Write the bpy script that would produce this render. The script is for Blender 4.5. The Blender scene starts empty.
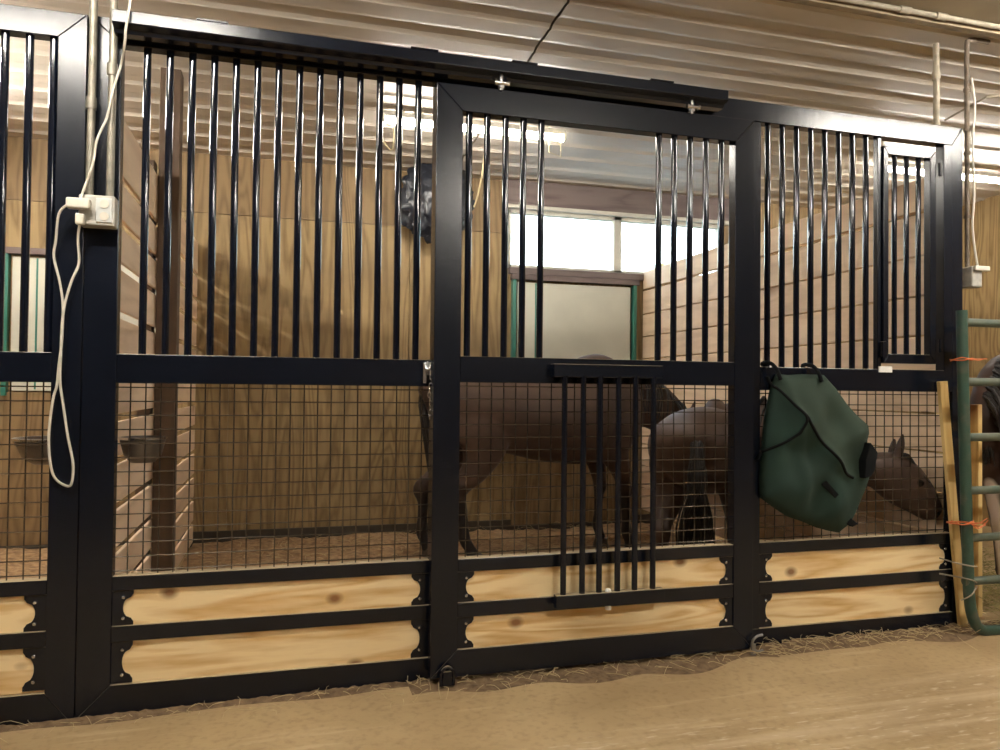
import bpy, bmesh, math, random
from mathutils import Vector, Matrix
from mathutils import noise as mnoise
random.seed(7)
S = bpy.context.scene
C = S.collection
R = math.radians

# ------------------------------------------------------------------ camera
CAM = Vector((0.0, -2.8, 1.07))
YAW, PITCH, ROLL, FPX = 0.276346745, 0.0187985517, 0.00999864515, 760.0
fwd = Vector((math.sin(YAW) * math.cos(PITCH), math.cos(YAW) * math.cos(PITCH), math.sin(PITCH)))
rt0 = Vector((math.cos(YAW), -math.sin(YAW), 0.0))
up0 = rt0.cross(fwd)
rt = math.cos(ROLL) * rt0 + math.sin(ROLL) * up0
up = -math.sin(ROLL) * rt0 + math.cos(ROLL) * up0
cam_d = bpy.data.cameras.new('camera')
cam = bpy.data.objects.new('camera', cam_d)
C.objects.link(cam)
cam_d.sensor_width = 36.0
cam_d.lens = FPX / 1000.0 * 36.0
cam_d.clip_start = 0.05
M4 = Matrix.Identity(4)
for i in range(3):
    M4[i][0], M4[i][1], M4[i][2], M4[i][3] = rt[i], up[i], -fwd[i], CAM[i]
cam.matrix_world = M4
S.camera = cam

def at(px, py, Y):
    """point of the plane Y that the photograph shows at a pixel"""
    v = (px - 500) / FPX * rt - (py - 375) / FPX * up + fwd
    return CAM + v * ((Y - CAM.y) / v.y)

# ------------------------------------------------------------------ world, exposure
w = bpy.data.worlds.new('sky')
S.world = w
w.use_nodes = True
wn = w.node_tree.nodes
sky = wn.new('ShaderNodeTexSky')
sky.sky_type = 'NISHITA'
sky.sun_elevation = R(38)
sky.sun_rotation = R(200)
sky.sun_disc = False
sky.air_density = 1.5
sky.dust_density = 3.0
wn['Background'].inputs['Strength'].default_value = 2.2
w.node_tree.links.new(sky.outputs[0], wn['Background'].inputs['Color'])
S.view_settings.view_transform = 'Standard'
S.view_settings.look = 'None'
S.view_settings.gamma = 1.0
S.view_settings.use_curve_mapping = False
S.view_settings.exposure = 1.0
LED_COL = (1.0, 0.945, 0.85, 1)
LED_POW = 54.0

# ------------------------------------------------------------------ materials
def mat(name, col, rough=0.5, metal=0.0, spec=0.5, noise=0.0, nscale=8.0, bump=0.0, bscale=60.0, coat=0.0, col2=None, detail=4.0, stretch=(1, 1, 1), thresh=None):
    m = bpy.data.materials.new(name)
    m.use_nodes = True
    nt = m.node_tree
    b = nt.nodes['Principled BSDF']
    b.inputs['Base Color'].default_value = (*col, 1)
    b.inputs['Roughness'].default_value = rough
    b.inputs['Metallic'].default_value = metal
    b.inputs['Specular IOR Level'].default_value = spec
    b.inputs['Coat Weight'].default_value = coat
    tc = nt.nodes.new('ShaderNodeTexCoord')
    mp = nt.nodes.new('ShaderNodeMapping')
    mp.inputs['Scale'].default_value = stretch
    nt.links.new(tc.outputs['Object'], mp.inputs[0])
    if noise or col2:
        n = nt.nodes.new('ShaderNodeTexNoise')
        n.inputs['Scale'].default_value = nscale
        n.inputs['Detail'].default_value = detail
        nt.links.new(mp.outputs[0], n.inputs['Vector'])
        r = nt.nodes.new('ShaderNodeValToRGB')
        lo, hi = thresh or (0.3, 0.7)
        r.color_ramp.elements[0].position = lo
        r.color_ramp.elements[1].position = hi
        c2 = col2 or tuple(c * (1 - noise) for c in col)
        r.color_ramp.elements[0].color = (*c2, 1)
        r.color_ramp.elements[1].color = (*col, 1)
        nt.links.new(n.outputs['Fac'], r.inputs[0])
        nt.links.new(r.outputs[0], b.inputs['Base Color'])
    if bump:
        n2 = nt.nodes.new('ShaderNodeTexNoise')
        n2.inputs['Scale'].default_value = bscale
        n2.inputs['Detail'].default_value = 5
        nt.links.new(mp.outputs[0], n2.inputs['Vector'])
        bp = nt.nodes.new('ShaderNodeBump')
        bp.inputs['Strength'].default_value = bump
        bp.inputs['Distance'].default_value = 0.01
        nt.links.new(n2.outputs['Fac'], bp.inputs['Height'])
        nt.links.new(bp.outputs[0], b.inputs['Normal'])
    return m

def wood(name, light, dark, axis='X', nsc=4.5, rings=14.0, knots=0.0, rough=0.6, dist=6.0, knot_col=(0.16, 0.06, 0.02), dirt=None):
    """plank material: long wavy grain along the axis, fine fibre noise, optional knots; each object shifts the pattern"""
    m = bpy.data.materials.new(name)
    m.use_nodes = True
    nt = m.node_tree
    N = nt.nodes.new
    L = nt.links.new
    b = nt.nodes['Principled BSDF']
    b.inputs['Roughness'].default_value = rough
    b.inputs['Specular IOR Level'].default_value = 0.3
    tc = N('ShaderNodeTexCoord')
    oi = N('ShaderNodeObjectInfo')
    ml = N('ShaderNodeMath'); ml.operation = 'MULTIPLY'; ml.inputs[1].default_value = 37.0
    L(oi.outputs['Random'], ml.inputs[0])
    ad = N('ShaderNodeVectorMath'); ad.operation = 'ADD'
    L(tc.outputs['Object'], ad.inputs[0])
    L(ml.outputs[0], ad.inputs[1])
    sc = {'X': (0.12, 1, 1), 'Y': (1, 0.12, 1), 'Z': (1, 1, 0.12)}[axis]
    mp = N('ShaderNodeMapping'); mp.inputs['Scale'].default_value = sc
    L(ad.outputs[0], mp.inputs[0])
    n1 = N('ShaderNodeTexNoise'); n1.inputs['Scale'].default_value = nsc; n1.inputs['Detail'].default_value = 2; n1.inputs['Distortion'].default_value = 0.6
    L(mp.outputs[0], n1.inputs['Vector'])
    mu = N('ShaderNodeMath'); mu.operation = 'MULTIPLY'; mu.inputs[1].default_value = rings
    L(n1.outputs['Fac'], mu.inputs[0])
    fr = N('ShaderNodeMath'); fr.operation = 'PINGPONG'; fr.inputs[1].default_value = 1.0
    L(mu.outputs[0], fr.inputs[0])
    n2 = N('ShaderNodeTexNoise'); n2.inputs['Scale'].default_value = 70; n2.inputs['Detail'].default_value = 3
    L(mp.outputs[0], n2.inputs['Vector'])
    mx = N('ShaderNodeMath'); mx.operation = 'MULTIPLY_ADD'; mx.inputs[1].default_value = 0.65
    L(fr.outputs[0], mx.inputs[0])
    m3 = N('ShaderNodeMath'); m3.operation = 'MULTIPLY'; m3.inputs[1].default_value = 0.55
    L(n2.outputs['Fac'], m3.inputs[0]); L(m3.outputs[0], mx.inputs[2])
    rp = N('ShaderNodeValToRGB')
    rp.color_ramp.elements[0].position = 0.15; rp.color_ramp.elements[0].color = (*dark, 1)
    rp.color_ramp.elements[1].position = 0.75; rp.color_ramp.elements[1].color = (*light, 1)
    L(mx.outputs[0], rp.inputs[0])
    out = rp.outputs[0]
    def overlay(vec, scale, lo, hi, colour, fac, kind='noise', stretch=None):
        nonlocal out
        if stretch:
            q = N('ShaderNodeMapping'); q.inputs['Scale'].default_value = stretch
            L(vec, q.inputs[0]); vec = q.outputs[0]
        if kind == 'noise':
            t = N('ShaderNodeTexNoise'); t.inputs['Scale'].default_value = scale; t.inputs['Detail'].default_value = 4
            o = t.outputs['Fac']
        else:
            t = N('ShaderNodeTexVoronoi'); t.inputs['Scale'].default_value = scale
            o = t.outputs['Distance']
        L(vec, t.inputs['Vector'])
        mr = N('ShaderNodeMapRange'); mr.inputs['From Min'].default_value = lo; mr.inputs['From Max'].default_value = hi
        mr.inputs['To Min'].default_value = 0; mr.inputs['To Max'].default_value = fac
        L(o, mr.inputs['Value'])
        mix = N('ShaderNodeMix'); mix.data_type = 'RGBA'
        L(mr.outputs[0], mix.inputs['Factor']); L(out, mix.inputs['A']); mix.inputs['B'].default_value = (*colour, 1)
        out = mix.outputs['Result']
    if knots:
        st = {'X': (0.7, 1, 1), 'Y': (1, 0.7, 1), 'Z': (1, 1, 0.7)}[axis]
        overlay(ad.outputs[0], knots, 0.17, 0.06, knot_col, 0.9, 'vor', st)
    if dirt:
        overlay(ad.outputs[0], 2.2, 0.5, 0.75, dirt, 0.6)
    L(out, b.inputs['Base Color'])
    bp = N('ShaderNodeBump'); bp.inputs['Strength'].default_value = 0.15; bp.inputs['Distance'].default_value = 0.004
    L(mx.outputs[0], bp.inputs['Height']); L(bp.outputs[0], b.inputs['Normal'])
    return m

BLACK = mat('black_powder_coat', (0.0045, 0.007, 0.014), rough=0.24, spec=0.42, noise=0.3, nscale=5, bump=0.03, bscale=220)
def dust(m, col):
    nt = m.node_tree; N = nt.nodes.new; L = nt.links.new
    b = nt.nodes['Principled BSDF']; old = b.inputs['Base Color'].links[0].from_socket
    g = N('ShaderNodeNewGeometry'); sp = N('ShaderNodeSeparateXYZ'); L(g.outputs['True Normal'], sp.inputs[0])
    mr = N('ShaderNodeMapRange'); mr.inputs['From Min'].default_value = 0.5; mr.inputs['From Max'].default_value = 0.85; mr.inputs['To Max'].default_value = 0.85
    L(sp.outputs['Z'], mr.inputs['Value'])
    x = N('ShaderNodeMix'); x.data_type = 'RGBA'; L(mr.outputs[0], x.inputs['Factor']); L(old, x.inputs['A']); x.inputs['B'].default_value = (*col, 1)
    L(x.outputs['Result'], b.inputs['Base Color'])
    r = N('ShaderNodeMapRange'); r.inputs['From Min'].default_value = 0.5; r.inputs['From Max'].default_value = 0.85; r.inputs['To Min'].default_value = b.inputs['Roughness'].default_value; r.inputs['To Max'].default_value = 0.9
    L(sp.outputs['Z'], r.inputs['Value']); L(r.outputs[0], b.inputs['Roughness'])
dust(BLACK, (0.46, 0.36, 0.22))
BLACKBAR = mat('black_gloss_tube', (0.004, 0.006, 0.012), rough=0.1, spec=0.5)
WIRE = mat('dark_wire', (0.13, 0.12, 0.11), rough=0.16, metal=0.9)
STEEL = mat('bright_steel', (0.75, 0.75, 0.76), rough=0.25, metal=1.0)
GALV = mat('galvanised_conduit', (0.30, 0.275, 0.22), rough=0.45, metal=0.35, noise=0.5, nscale=25)
GREYBOX = mat('grey_outlet_box', (0.52, 0.50, 0.45), rough=0.5, metal=0.2, noise=0.35, nscale=30)
WHITEP = mat('white_plastic', (0.66, 0.62, 0.53), rough=0.4, noise=0.15, nscale=30)
PVC = mat('dusty_pipe', (0.36, 0.31, 0.23), rough=0.6, noise=0.4, nscale=20)
RUST = mat('rusty_conduit', (0.16, 0.12, 0.085), rough=0.7, noise=0.5, nscale=30)
PINE = wood('pine_board', (0.90, 0.71, 0.41), (0.62, 0.37, 0.13), 'X', nsc=8.5, rings=10, knots=6.5, knot_col=(0.20, 0.08, 0.03))
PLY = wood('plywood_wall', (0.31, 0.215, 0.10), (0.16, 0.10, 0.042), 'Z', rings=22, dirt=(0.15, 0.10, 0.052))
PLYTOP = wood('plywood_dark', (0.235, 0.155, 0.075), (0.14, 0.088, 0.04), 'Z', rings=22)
PARTB = wood('partition_board', (0.78, 0.59, 0.41), (0.64, 0.46, 0.30), 'Y', rings=10, knots=2.0, knot_col=(0.30, 0.16, 0.09), dirt=(0.60, 0.43, 0.30))
OLDPOST = wood('brown_post', (0.10, 0.060, 0.034), (0.06, 0.034, 0.02), 'Z', rings=12)
PALEWOOD = wood('pale_lumber', (0.66, 0.47, 0.20), (0.50, 0.32, 0.11), 'Z', rings=14, knots=2.0)
HEADER = wood('header_board', (0.17, 0.13, 0.12), (0.11, 0.08, 0.075), 'X', rings=12)
TRIMW = mat('cream_window_trim', (0.55, 0.52, 0.44), rough=0.5, noise=0.2, nscale=10)
CREAM = mat('cream_door_panel', (0.56, 0.55, 0.46), rough=0.55, noise=0.12, nscale=4)
TEAL = mat('green_metal_jamb', (0.03, 0.16, 0.12), rough=0.4)
GATEG = mat('green_gate_paint', (0.035, 0.075, 0.055), rough=0.4, noise=0.5, nscale=14, col2=(0.10, 0.10, 0.075), thresh=(0.25, 0.5), bump=0.1, bscale=80)
GATER = mat('dusty_gate_rail', (0.10, 0.115, 0.085), rough=0.5, noise=0.5, nscale=14, col2=(0.05, 0.08, 0.06), thresh=(0.3, 0.6))
CANVAS = mat('green_canvas', (0.012, 0.040, 0.029), rough=0.85, noise=0.35, nscale=5, bump=0.35, bscale=500)
CANVAS2 = mat('faded_green_canvas', (0.023, 0.046, 0.030), rough=0.85, noise=0.25, nscale=5, bump=0.35, bscale=500)
WEB = mat('black_webbing', (0.006, 0.007, 0.008), rough=0.9, spec=0.15)
TWINE = mat('orange_twine', (0.55, 0.15, 0.05), rough=0.8)
STRAW = mat('straw', (0.58, 0.45, 0.24), rough=0.7, noise=0.4, nscale=40)
HAY = mat('green_hay', (0.40, 0.34, 0.14), rough=0.8, noise=0.5, nscale=30)
BEDM = mat('shavings', (0.42, 0.27, 0.14), rough=0.95, col2=(0.17, 0.095, 0.045), nscale=26, detail=8, bump=0.8, bscale=70)
SOIL = mat('loose_soil', (0.25, 0.165, 0.09), rough=0.95, col2=(0.12, 0.075, 0.04), nscale=30, detail=8, bump=0.8, bscale=90)
BAGM = mat('black_plastic_bag', (0.012, 0.014, 0.02), rough=0.3, spec=0.5)
STEELB = mat('dull_steel_bowl', (0.20, 0.18, 0.165), rough=0.4, metal=0.75, noise=0.3, nscale=8)
TAGW = mat('white_tag', (0.85, 0.84, 0.80), rough=0.5)
YCORD = mat('yellowed_cord', (0.62, 0.52, 0.30), rough=0.6)
MANEM = mat('black_horse_hair', (0.012, 0.010, 0.009), rough=0.55, bump=0.5, bscale=90, stretch=(3, 3, 0.4))
HOOFM = mat('hoof_horn', (0.06, 0.045, 0.035), rough=0.5)
EYEM = mat('dark_eye', (0.006, 0.004, 0.003), rough=0.08)

def emit(name, col, s):
    m = bpy.data.materials.new(name); m.use_nodes = True
    b = m.node_tree.nodes['Principled BSDF']
    b.inputs['Base Color'].default_value = (0.9, 0.9, 0.9, 1)
    b.inputs['Emission Color'].default_value = col
    b.inputs['Emission Strength'].default_value = s
    return m
LEDM = emit('led_tube_light', LED_COL, LED_POW)
LEDB = emit('bright_led_tube_light', LED_COL, LED_POW * 3.1)
LEDL = emit('brightest_led_tube_light', LED_COL, LED_POW * 3.4)

# metal ceiling: painted sheet, dusty
CEILM = mat('white_ribbed_steel', (0.60, 0.54, 0.46), rough=0.48, spec=0.5, noise=0.22, nscale=2.2, bump=0.04, bscale=14, stretch=(0.7, 1.6, 1))
AISLEC = mat('dusty_aisle_ceiling', (0.36, 0.29, 0.19), rough=0.8, noise=0.3, nscale=3)
DUSTY = mat('dusty_beam', (0.30, 0.23, 0.14), rough=0.8, noise=0.4, nscale=15)

# aisle floor: packed sandy concrete, streaked along the aisle
def floor_mat():
    m = bpy.data.materials.new('sandy_aisle_floor'); m.use_nodes = True
    nt = m.node_tree; N = nt.nodes.new; L = nt.links.new
    b = nt.nodes['Principled BSDF']; b.inputs['Roughness'].default_value = 0.72; b.inputs['Specular IOR Level'].default_value = 0.35
    tc = N('ShaderNodeTexCoord')
    def nz(scale, stretch, detail=5, rot=0.0):
        mp = N('ShaderNodeMapping'); mp.inputs['Scale'].default_value = stretch; mp.inputs['Rotation'].default_value = (0, 0, rot)
        L(tc.outputs['Object'], mp.inputs[0])
        n = N('ShaderNodeTexNoise'); n.inputs['Scale'].default_value = scale; n.inputs['Detail'].default_value = detail
        L(mp.outputs[0], n.inputs['Vector']); return n.outputs['Fac']
    a = nz(1.6, (1, 1, 1))
    r = N('ShaderNodeValToRGB')
    r.color_ramp.elements[0].position = 0.35; r.color_ramp.elements[0].color = (0.35, 0.245, 0.125, 1)
    r.color_ramp.elements[1].position = 0.68; r.color_ramp.elements[1].color = (0.47, 0.345, 0.185, 1)
    L(a, r.inputs[0])
    col = r.outputs[0]
    def over(f, lo, hi, c, k, mask=None):
        nonlocal col
        mr = N('ShaderNodeMapRange'); mr.inputs['From Min'].default_value = lo; mr.inputs['From Max'].default_value = hi; mr.inputs['To Max'].default_value = k
        L(f, mr.inputs['Value']); o = mr.outputs[0]
        if mask is not None:
            mm = N('ShaderNodeMath'); mm.operation = 'MULTIPLY'; L(o, mm.inputs[0]); L(mask, mm.inputs[1]); o = mm.outputs[0]
        x = N('ShaderNodeMix'); x.data_type = 'RGBA'
        L(o, x.inputs['Factor']); L(col, x.inputs['A']); x.inputs['B'].default_value = (*c, 1)
        col = x.outputs['Result']
    over(nz(40, (1, 1, 1), 8), 0.5, 0.8, (0.22, 0.14, 0.07), 0.55)
    # scraped pale streaks in a band that runs along the aisle
    sp = N('ShaderNodeSeparateXYZ'); L(tc.outputs['Object'], sp.inputs[0])
    rot = N('ShaderNodeMath'); rot.operation = 'MULTIPLY_ADD'; rot.inputs[1].default_value = -0.10; L(sp.outputs['X'], rot.inputs[0]); L(sp.outputs['Y'], rot.inputs[2])
    band = N('ShaderNodeMapRange'); band.interpolation_type = 'SMOOTHSTEP'
    band.inputs['From Min'].default_value = -0.62; band.inputs['From Max'].default_value = -0.78
    L(rot.outputs[0], band.inputs['Value'])
    over(nz(7, (0.16, 2.6, 1), 8, R(-6)), 0.44, 0.66, (0.58, 0.45, 0.29), 0.6, band.outputs[0])
    over(nz(30, (0.5, 2.0, 1), 6, R(-6)), 0.58, 0.7, (0.66, 0.55, 0.39), 0.6, band.outputs[0])
    over(nz(11, (0.16, 1.8, 1), 5, R(-4)), 0.60, 0.70, (0.56, 0.43, 0.26), 0.5)
    L(col, b.inputs['Base Color'])
    n2 = nz(45, (0.6, 1.6, 1), 8)
    bp = N('ShaderNodeBump'); bp.inputs['Strength'].default_value = 0.35; bp.inputs['Distance'].default_value = 0.008
    L(n2, bp.inputs['Height']); L(bp.outputs[0], b.inputs['Normal'])
    return m
FLOORM = floor_mat()

def glass_mat():
    m = bpy.data.materials.new('dusty_window_glass'); m.use_nodes = True
    nt = m.node_tree; N = nt.nodes.new; L = nt.links.new
    for n in list(nt.nodes): nt.nodes.remove(n)
    o = N('ShaderNodeOutputMaterial')
    t = N('ShaderNodeBsdfTransparent'); t.inputs[0].default_value = (0.96, 0.98, 0.97, 1)
    tl = N('ShaderNodeBsdfTranslucent'); tl.inputs[0].default_value = (0.9, 0.9, 0.88, 1)
    g = N('ShaderNodeBsdfGlossy'); g.inputs['Roughness'].default_value = 0.1
    a = N('ShaderNodeMixShader'); a.inputs[0].default_value = 0.3
    L(t.outputs[0], a.inputs[1]); L(tl.outputs[0], a.inputs[2])
    b = N('ShaderNodeMixShader'); b.inputs[0].default_value = 0.05
    L(a.outputs[0], b.inputs[1]); L(g.outputs[0], b.inputs[2])
    L(b.outputs[0], o.inputs[0])
    return m
GLASS = glass_mat()

# ------------------------------------------------------------------ mesh helpers
def box(bm, x0, x1, y0, y1, z0, z1):
    v = [bm.verts.new((x, y, z)) for x in (x0, x1) for y in (y0, y1) for z in (z0, z1)]
    for f in ((0, 1, 3, 2), (4, 6, 7, 5), (0, 4, 5, 1), (2, 3, 7, 6), (0, 2, 6, 4), (1, 5, 7, 3)):
        bm.faces.new([v[i] for i in f])

def hexa(bm, a, b):
    """solid between two quads a and b (4 points each, same winding)"""
    A = [bm.verts.new(p) for p in a]; B = [bm.verts.new(p) for p in b]
    bm.faces.new(A[::-1]); bm.faces.new(B)
    for i in range(4):
        j = (i + 1) % 4
        bm.faces.new((A[i], A[j], B[j], B[i]))

def prism(bm, pts, y0, y1):
    """extrude an (x, z) outline from y0 (front) to y1"""
    A = [bm.verts.new((x, y0, z)) for x, z in pts]
    B = [bm.verts.new((x, y1, z)) for x, z in pts]
    bm.faces.new(A); bm.faces.new(B[::-1])
    n = len(pts)
    for i in range(n):
        j = (i + 1) % n
        bm.faces.new((A[j], A[i], B[i], B[j]))

def ring(bm, c, ax, ay, n, ra, rb):
    return [bm.verts.new(c + ax * (math.cos(2 * math.pi * i / n) * ra) + ay * (math.sin(2 * math.pi * i / n) * rb)) for i in range(n)]

def skin_rings(bm, rings, cap=True):
    n = len(rings[0])
    for A, B in zip(rings, rings[1:]):
        for i in range(n):
            j = (i + 1) % n
            bm.faces.new((A[i], A[j], B[j], B[i]))
    if cap:
        bm.faces.new(rings[0][::-1]); bm.faces.new(rings[-1])

def smooth_path(pts, k=6):
    pts = [Vector(p) for p in pts]
    out = []
    for i in range(len(pts) - 1):
        p0 = pts[max(i - 1, 0)]; p1 = pts[i]; p2 = pts[i + 1]; p3 = pts[min(i + 2, len(pts) - 1)]
        for s in range(k):
            t = s / k
            out.append(0.5 * ((2 * p1) + (p2 - p0) * t + (2 * p0 - 5 * p1 + 4 * p2 - p3) * t * t + (3 * p1 - p0 - 3 * p2 + p3) * t ** 3))
    out.append(pts[-1])
    return out

def tube(bm, pts, r, n=10, k=0, cap=True, r_end=None):
    pts = smooth_path(pts, k) if k else [Vector(p) for p in pts]
    rings = []
    prev = None
    for i, p in enumerate(pts):
        t = (pts[min(i + 1, len(pts) - 1)] - pts[max(i - 1, 0)]).normalized()
        if prev is None:
            a = t.cross(Vector((0.3, 0.2, 0.93)))
            if a.length < 0.1: a = t.cross(Vector((1, 0, 0)))
        else:
            a = prev - t * prev.dot(t)
        a.normalize(); prev = a
        b = t.cross(a)
        rr = r if r_end is None else r + (r_end - r) * i / (len(pts) - 1)
        rings.append(ring(bm, p, a, b, n, rr, rr))
    skin_rings(bm, rings, cap)

def lathe(bm, prof, c, n=24, cap0=True, cap1=True, axis='Z'):
    ax = {'Z': (Vector((1, 0, 0)), Vector((0, 1, 0)), Vector((0, 0, 1))), 'Y': (Vector((1, 0, 0)), Vector((0, 0, -1)), Vector((0, 1, 0))), 'X': (Vector((0, 1, 0)), Vector((0, 0, 1)), Vector((1, 0, 0)))}[axis]
    rings = [ring(bm, Vector(c) + ax[2] * z, ax[0], ax[1], n, r, r) for r, z in prof]
    skin_rings(bm, rings, False)
    if cap0: bm.faces.new(rings[0][::-1])
    if cap1: bm.faces.new(rings[-1])

def root_loc(o):
    while o.parent: o = o.parent
    return o.location

def obj(name, bm, m, parent=None, smooth=False, bevel=0.0, loc=None):
    """link a bmesh built in world coordinates; its origin goes to the thing's base"""
    bmesh.ops.recalc_face_normals(bm, faces=bm.faces)
    me = bpy.data.meshes.new(name)
    base = Vector(root_loc(parent)) if parent else Vector(loc or (0, 0, 0))
    bmesh.ops.translate(bm, vec=-base, verts=bm.verts)
    if smooth:
        for f in bm.faces: f.smooth = True
    bm.to_mesh(me); bm.free()
    o = bpy.data.objects.new(name, me)
    C.objects.link(o)
    for x in (m if isinstance(m, (list, tuple)) else [m]): me.materials.append(x)
    if parent: o.parent = parent
    else: o.location = base
    if smooth:
        # keep crisp creases on capped tubes
        mod = o.modifiers.new('edge', 'EDGE_SPLIT'); mod.split_angle = R(50)
    if bevel:
        b = o.modifiers.new('bevel', 'BEVEL'); b.width = bevel; b.segments = 2; b.limit_method = 'ANGLE'; b.angle_limit = R(40)
        b.harden_normals = False
    return o

def thing(name, label, cat, loc, group=None):
    o = bpy.data.objects.new(name, None); C.objects.link(o)
    o.location = loc; o.empty_display_size = 0.1
    o['label'] = label; o['category'] = cat
    if group: o['group'] = group
    return o

def tag(o, label, cat, group=None, kind=None):
    o['label'] = label; o['category'] = cat
    if group: o['group'] = group
    if kind: o['kind'] = kind
    return o

def struct(name, bm, m, parent=None, **k):
    o = obj(name, bm, m, parent, **k)
    if not parent: o['kind'] = 'structure'
    return o

B = bmesh.new
def bx(*a):
    bm = B(); box(bm, *a); return bm

def uv_free_grid(f, nu, nv):
    bm = B()
    g = [[bm.verts.new(f(i / nu, j / nv)) for j in range(nv + 1)] for i in range(nu + 1)]
    for i in range(nu):
        for j in range(nv):
            bm.faces.new((g[i][j], g[i + 1][j], g[i + 1][j + 1], g[i][j + 1]))
    return bm

# ------------------------------------------------------------------ setting
XL, XR, YB, YF = -4.3, 5.5, 2.65, -7.0
def zceil(y):
    return 2.64 + (YB - y) * 0.049 if y > -0.06 else 2.775

def zfloor(x):
    return -0.034 if x < -0.9 else (-0.034 + 0.026 * (x + 0.9) / 1.6 if x < 0.7 else (-0.008 + 0.008 * (x - 0.7) / 2.3 if x < 3.0 else 0.0))
bm = B()
fxs = [XL, -0.9, -0.3, 0.2, 0.7, 1.5, 2.3, 3.0, XR]
ft = [[bm.verts.new((x, y, zfloor(x))) for y in (YF, YB + 0.1)] for x in fxs]
fb = [[bm.verts.new((x, y, -0.15)) for y in (YF, YB + 0.1)] for x in fxs]
for i in range(len(fxs) - 1):
    bm.faces.new((ft[i][0], ft[i + 1][0], ft[i + 1][1], ft[i][1])); bm.faces.new((fb[i][0], fb[i][1], fb[i + 1][1], fb[i + 1][0]))
    bm.faces.new((ft[i][0], fb[i][0], fb[i + 1][0], ft[i + 1][0])); bm.faces.new((ft[i][1], ft[i + 1][1], fb[i + 1][1], fb[i][1]))
bm.faces.new((ft[0][0], ft[0][1], fb[0][1], fb[0][0])); bm.faces.new((ft[-1][0], fb[-1][0], fb[-1][1], ft[-1][1]))
struct('floor', bm, FLOORM)

# ribbed steel ceiling over the stalls (ribs run along the aisle), boarded ceiling over the aisle
bm = B()
prof = []
y = YB
PITCHC = 0.228
k = 0
while y > -0.04:
    for dy, dz in ((0.0, 0.0), (0.085, 0.0), (0.090, -0.004), (0.100, -0.004), (0.106, 0.0), (0.128, 0.007), (0.190, 0.007), (0.214, 0.001)):
        yy = y - dy
        if yy > -0.05: prof.append((yy, zceil(yy) + dz))
    y -= PITCHC
prof.append((-0.06, zceil(-0.05)))
SEAM = 1.16
for x0, x1, dz in ((XL, SEAM - 0.005, 0.0), (SEAM + 0.005, XR, -0.003)):
    a = [bm.verts.new((x0, yy, zz + dz)) for yy, zz in prof]
    b = [bm.verts.new((x1, yy, zz + dz)) for yy, zz in prof]
    for i in range(len(prof) - 1):
        bm.faces.new((a[i], a[i + 1], b[i + 1], b[i]))
nf = len(bm.faces)
box(bm, XL, XR, YB, YB + 0.02, 2.7, 2.9)
box(bm, XL, XR, -0.05, YB, 2.80, 2.83)
box(bm, XL, XR, YF, -0.05, 2.775, 2.83)
bm.faces.ensure_lookup_table()
for i, f in enumerate(bm.faces):
    f.material_index = 0 if i < nf else 1
struct('ceiling', bm, [CEILM, AISLEC])
struct('trim_1', bx(XL, XR, -0.075, -0.035, 2.735, 2.785), DUSTY, bevel=0.004)

# back wall of plywood sheets, with the window band and the stall doors left open
WX0, WXM0, WXM1, WX1, WZ0, WZ1 = 1.60, 2.455, 2.52, 3.40, 1.985, 2.425
bm = B()
sheet = []
def wall_piece(x0, x1, z0, z1):
    if x1 - x0 > 0.02: box(bm, x0, x1 - 0.004, YB, YB + 0.03, z0, z1 - 0.004)
xs = [XL, -2.98, -1.76]
seams = [-4.3, -3.08, -1.86, -0.62, -0.36, 0.86, 1.60]
for a, b in zip(seams, seams[1:]):
    wall_piece(a, b, -0.1, 2.24)
nlow = len(bm.faces)
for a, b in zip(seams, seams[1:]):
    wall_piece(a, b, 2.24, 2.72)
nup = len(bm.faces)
for a, b in ((1.60, 2.60), (2.60, 3.82), (3.82, 5.04), (5.04, 5.52)):
    wall_piece(a, b, -0.1, WZ0)
wall_piece(WX1, 5.52, WZ0, 2.72)
wall_piece(WX0, WX1, WZ1, 2.72)
bm.faces.ensure_lookup_table()
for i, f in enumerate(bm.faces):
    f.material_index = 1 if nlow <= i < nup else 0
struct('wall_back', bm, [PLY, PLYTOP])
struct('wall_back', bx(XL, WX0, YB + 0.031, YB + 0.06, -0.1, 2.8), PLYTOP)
struct('wall_right', bx(XR, XR + 0.05, YF, YB, -0.05, 2.8), PLY)
struct('wall_left', bx(XL - 0.05, XL, YF, YB, -0.05, 2.8), PLY)
struct('wall_front', bx(XL, XR, YF - 0.05, YF, -0.05, 2.8), OLDPOST)
struct('trim_2', bx(1.58, 3.62, YB - 0.03, YB - 0.002, 2.455, 2.655), HEADER, bevel=0.003)
struct('trim_3', bx(1.58, 3.62, YB - 0.05, YB - 0.002, 2.425, 2.453), TRIMW, bevel=0.003)
struct('trim_4', bx(1.60, 2.74, YB - 0.035, YB - 0.002, 1.935, 1.983), HEADER, bevel=0.003)
# window: frame, mullion, two panes
bm = B()
for a in ((WX0, WX1, WZ1 - 0.03, WZ1), (WX0, WX1, WZ0, WZ0 + 0.022), (WX0, WX0 + 0.02, WZ0, WZ1), (WX1 - 0.025, WX1, WZ0, WZ1), (WXM0, WXM1, WZ0, WZ1)):
    box(bm, a[0], a[1], YB - 0.012, YB + 0.05, a[2], a[3])
win = struct('window_1', bm, TRIMW, bevel=0.003)
for a, b in ((WX0 + 0.02, WXM0), (WXM1, WX1 - 0.025)):
    obj('pane', bx(a, b, YB + 0.02, YB + 0.024, WZ0 + 0.022, WZ1 - 0.03), GLASS, win)

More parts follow.
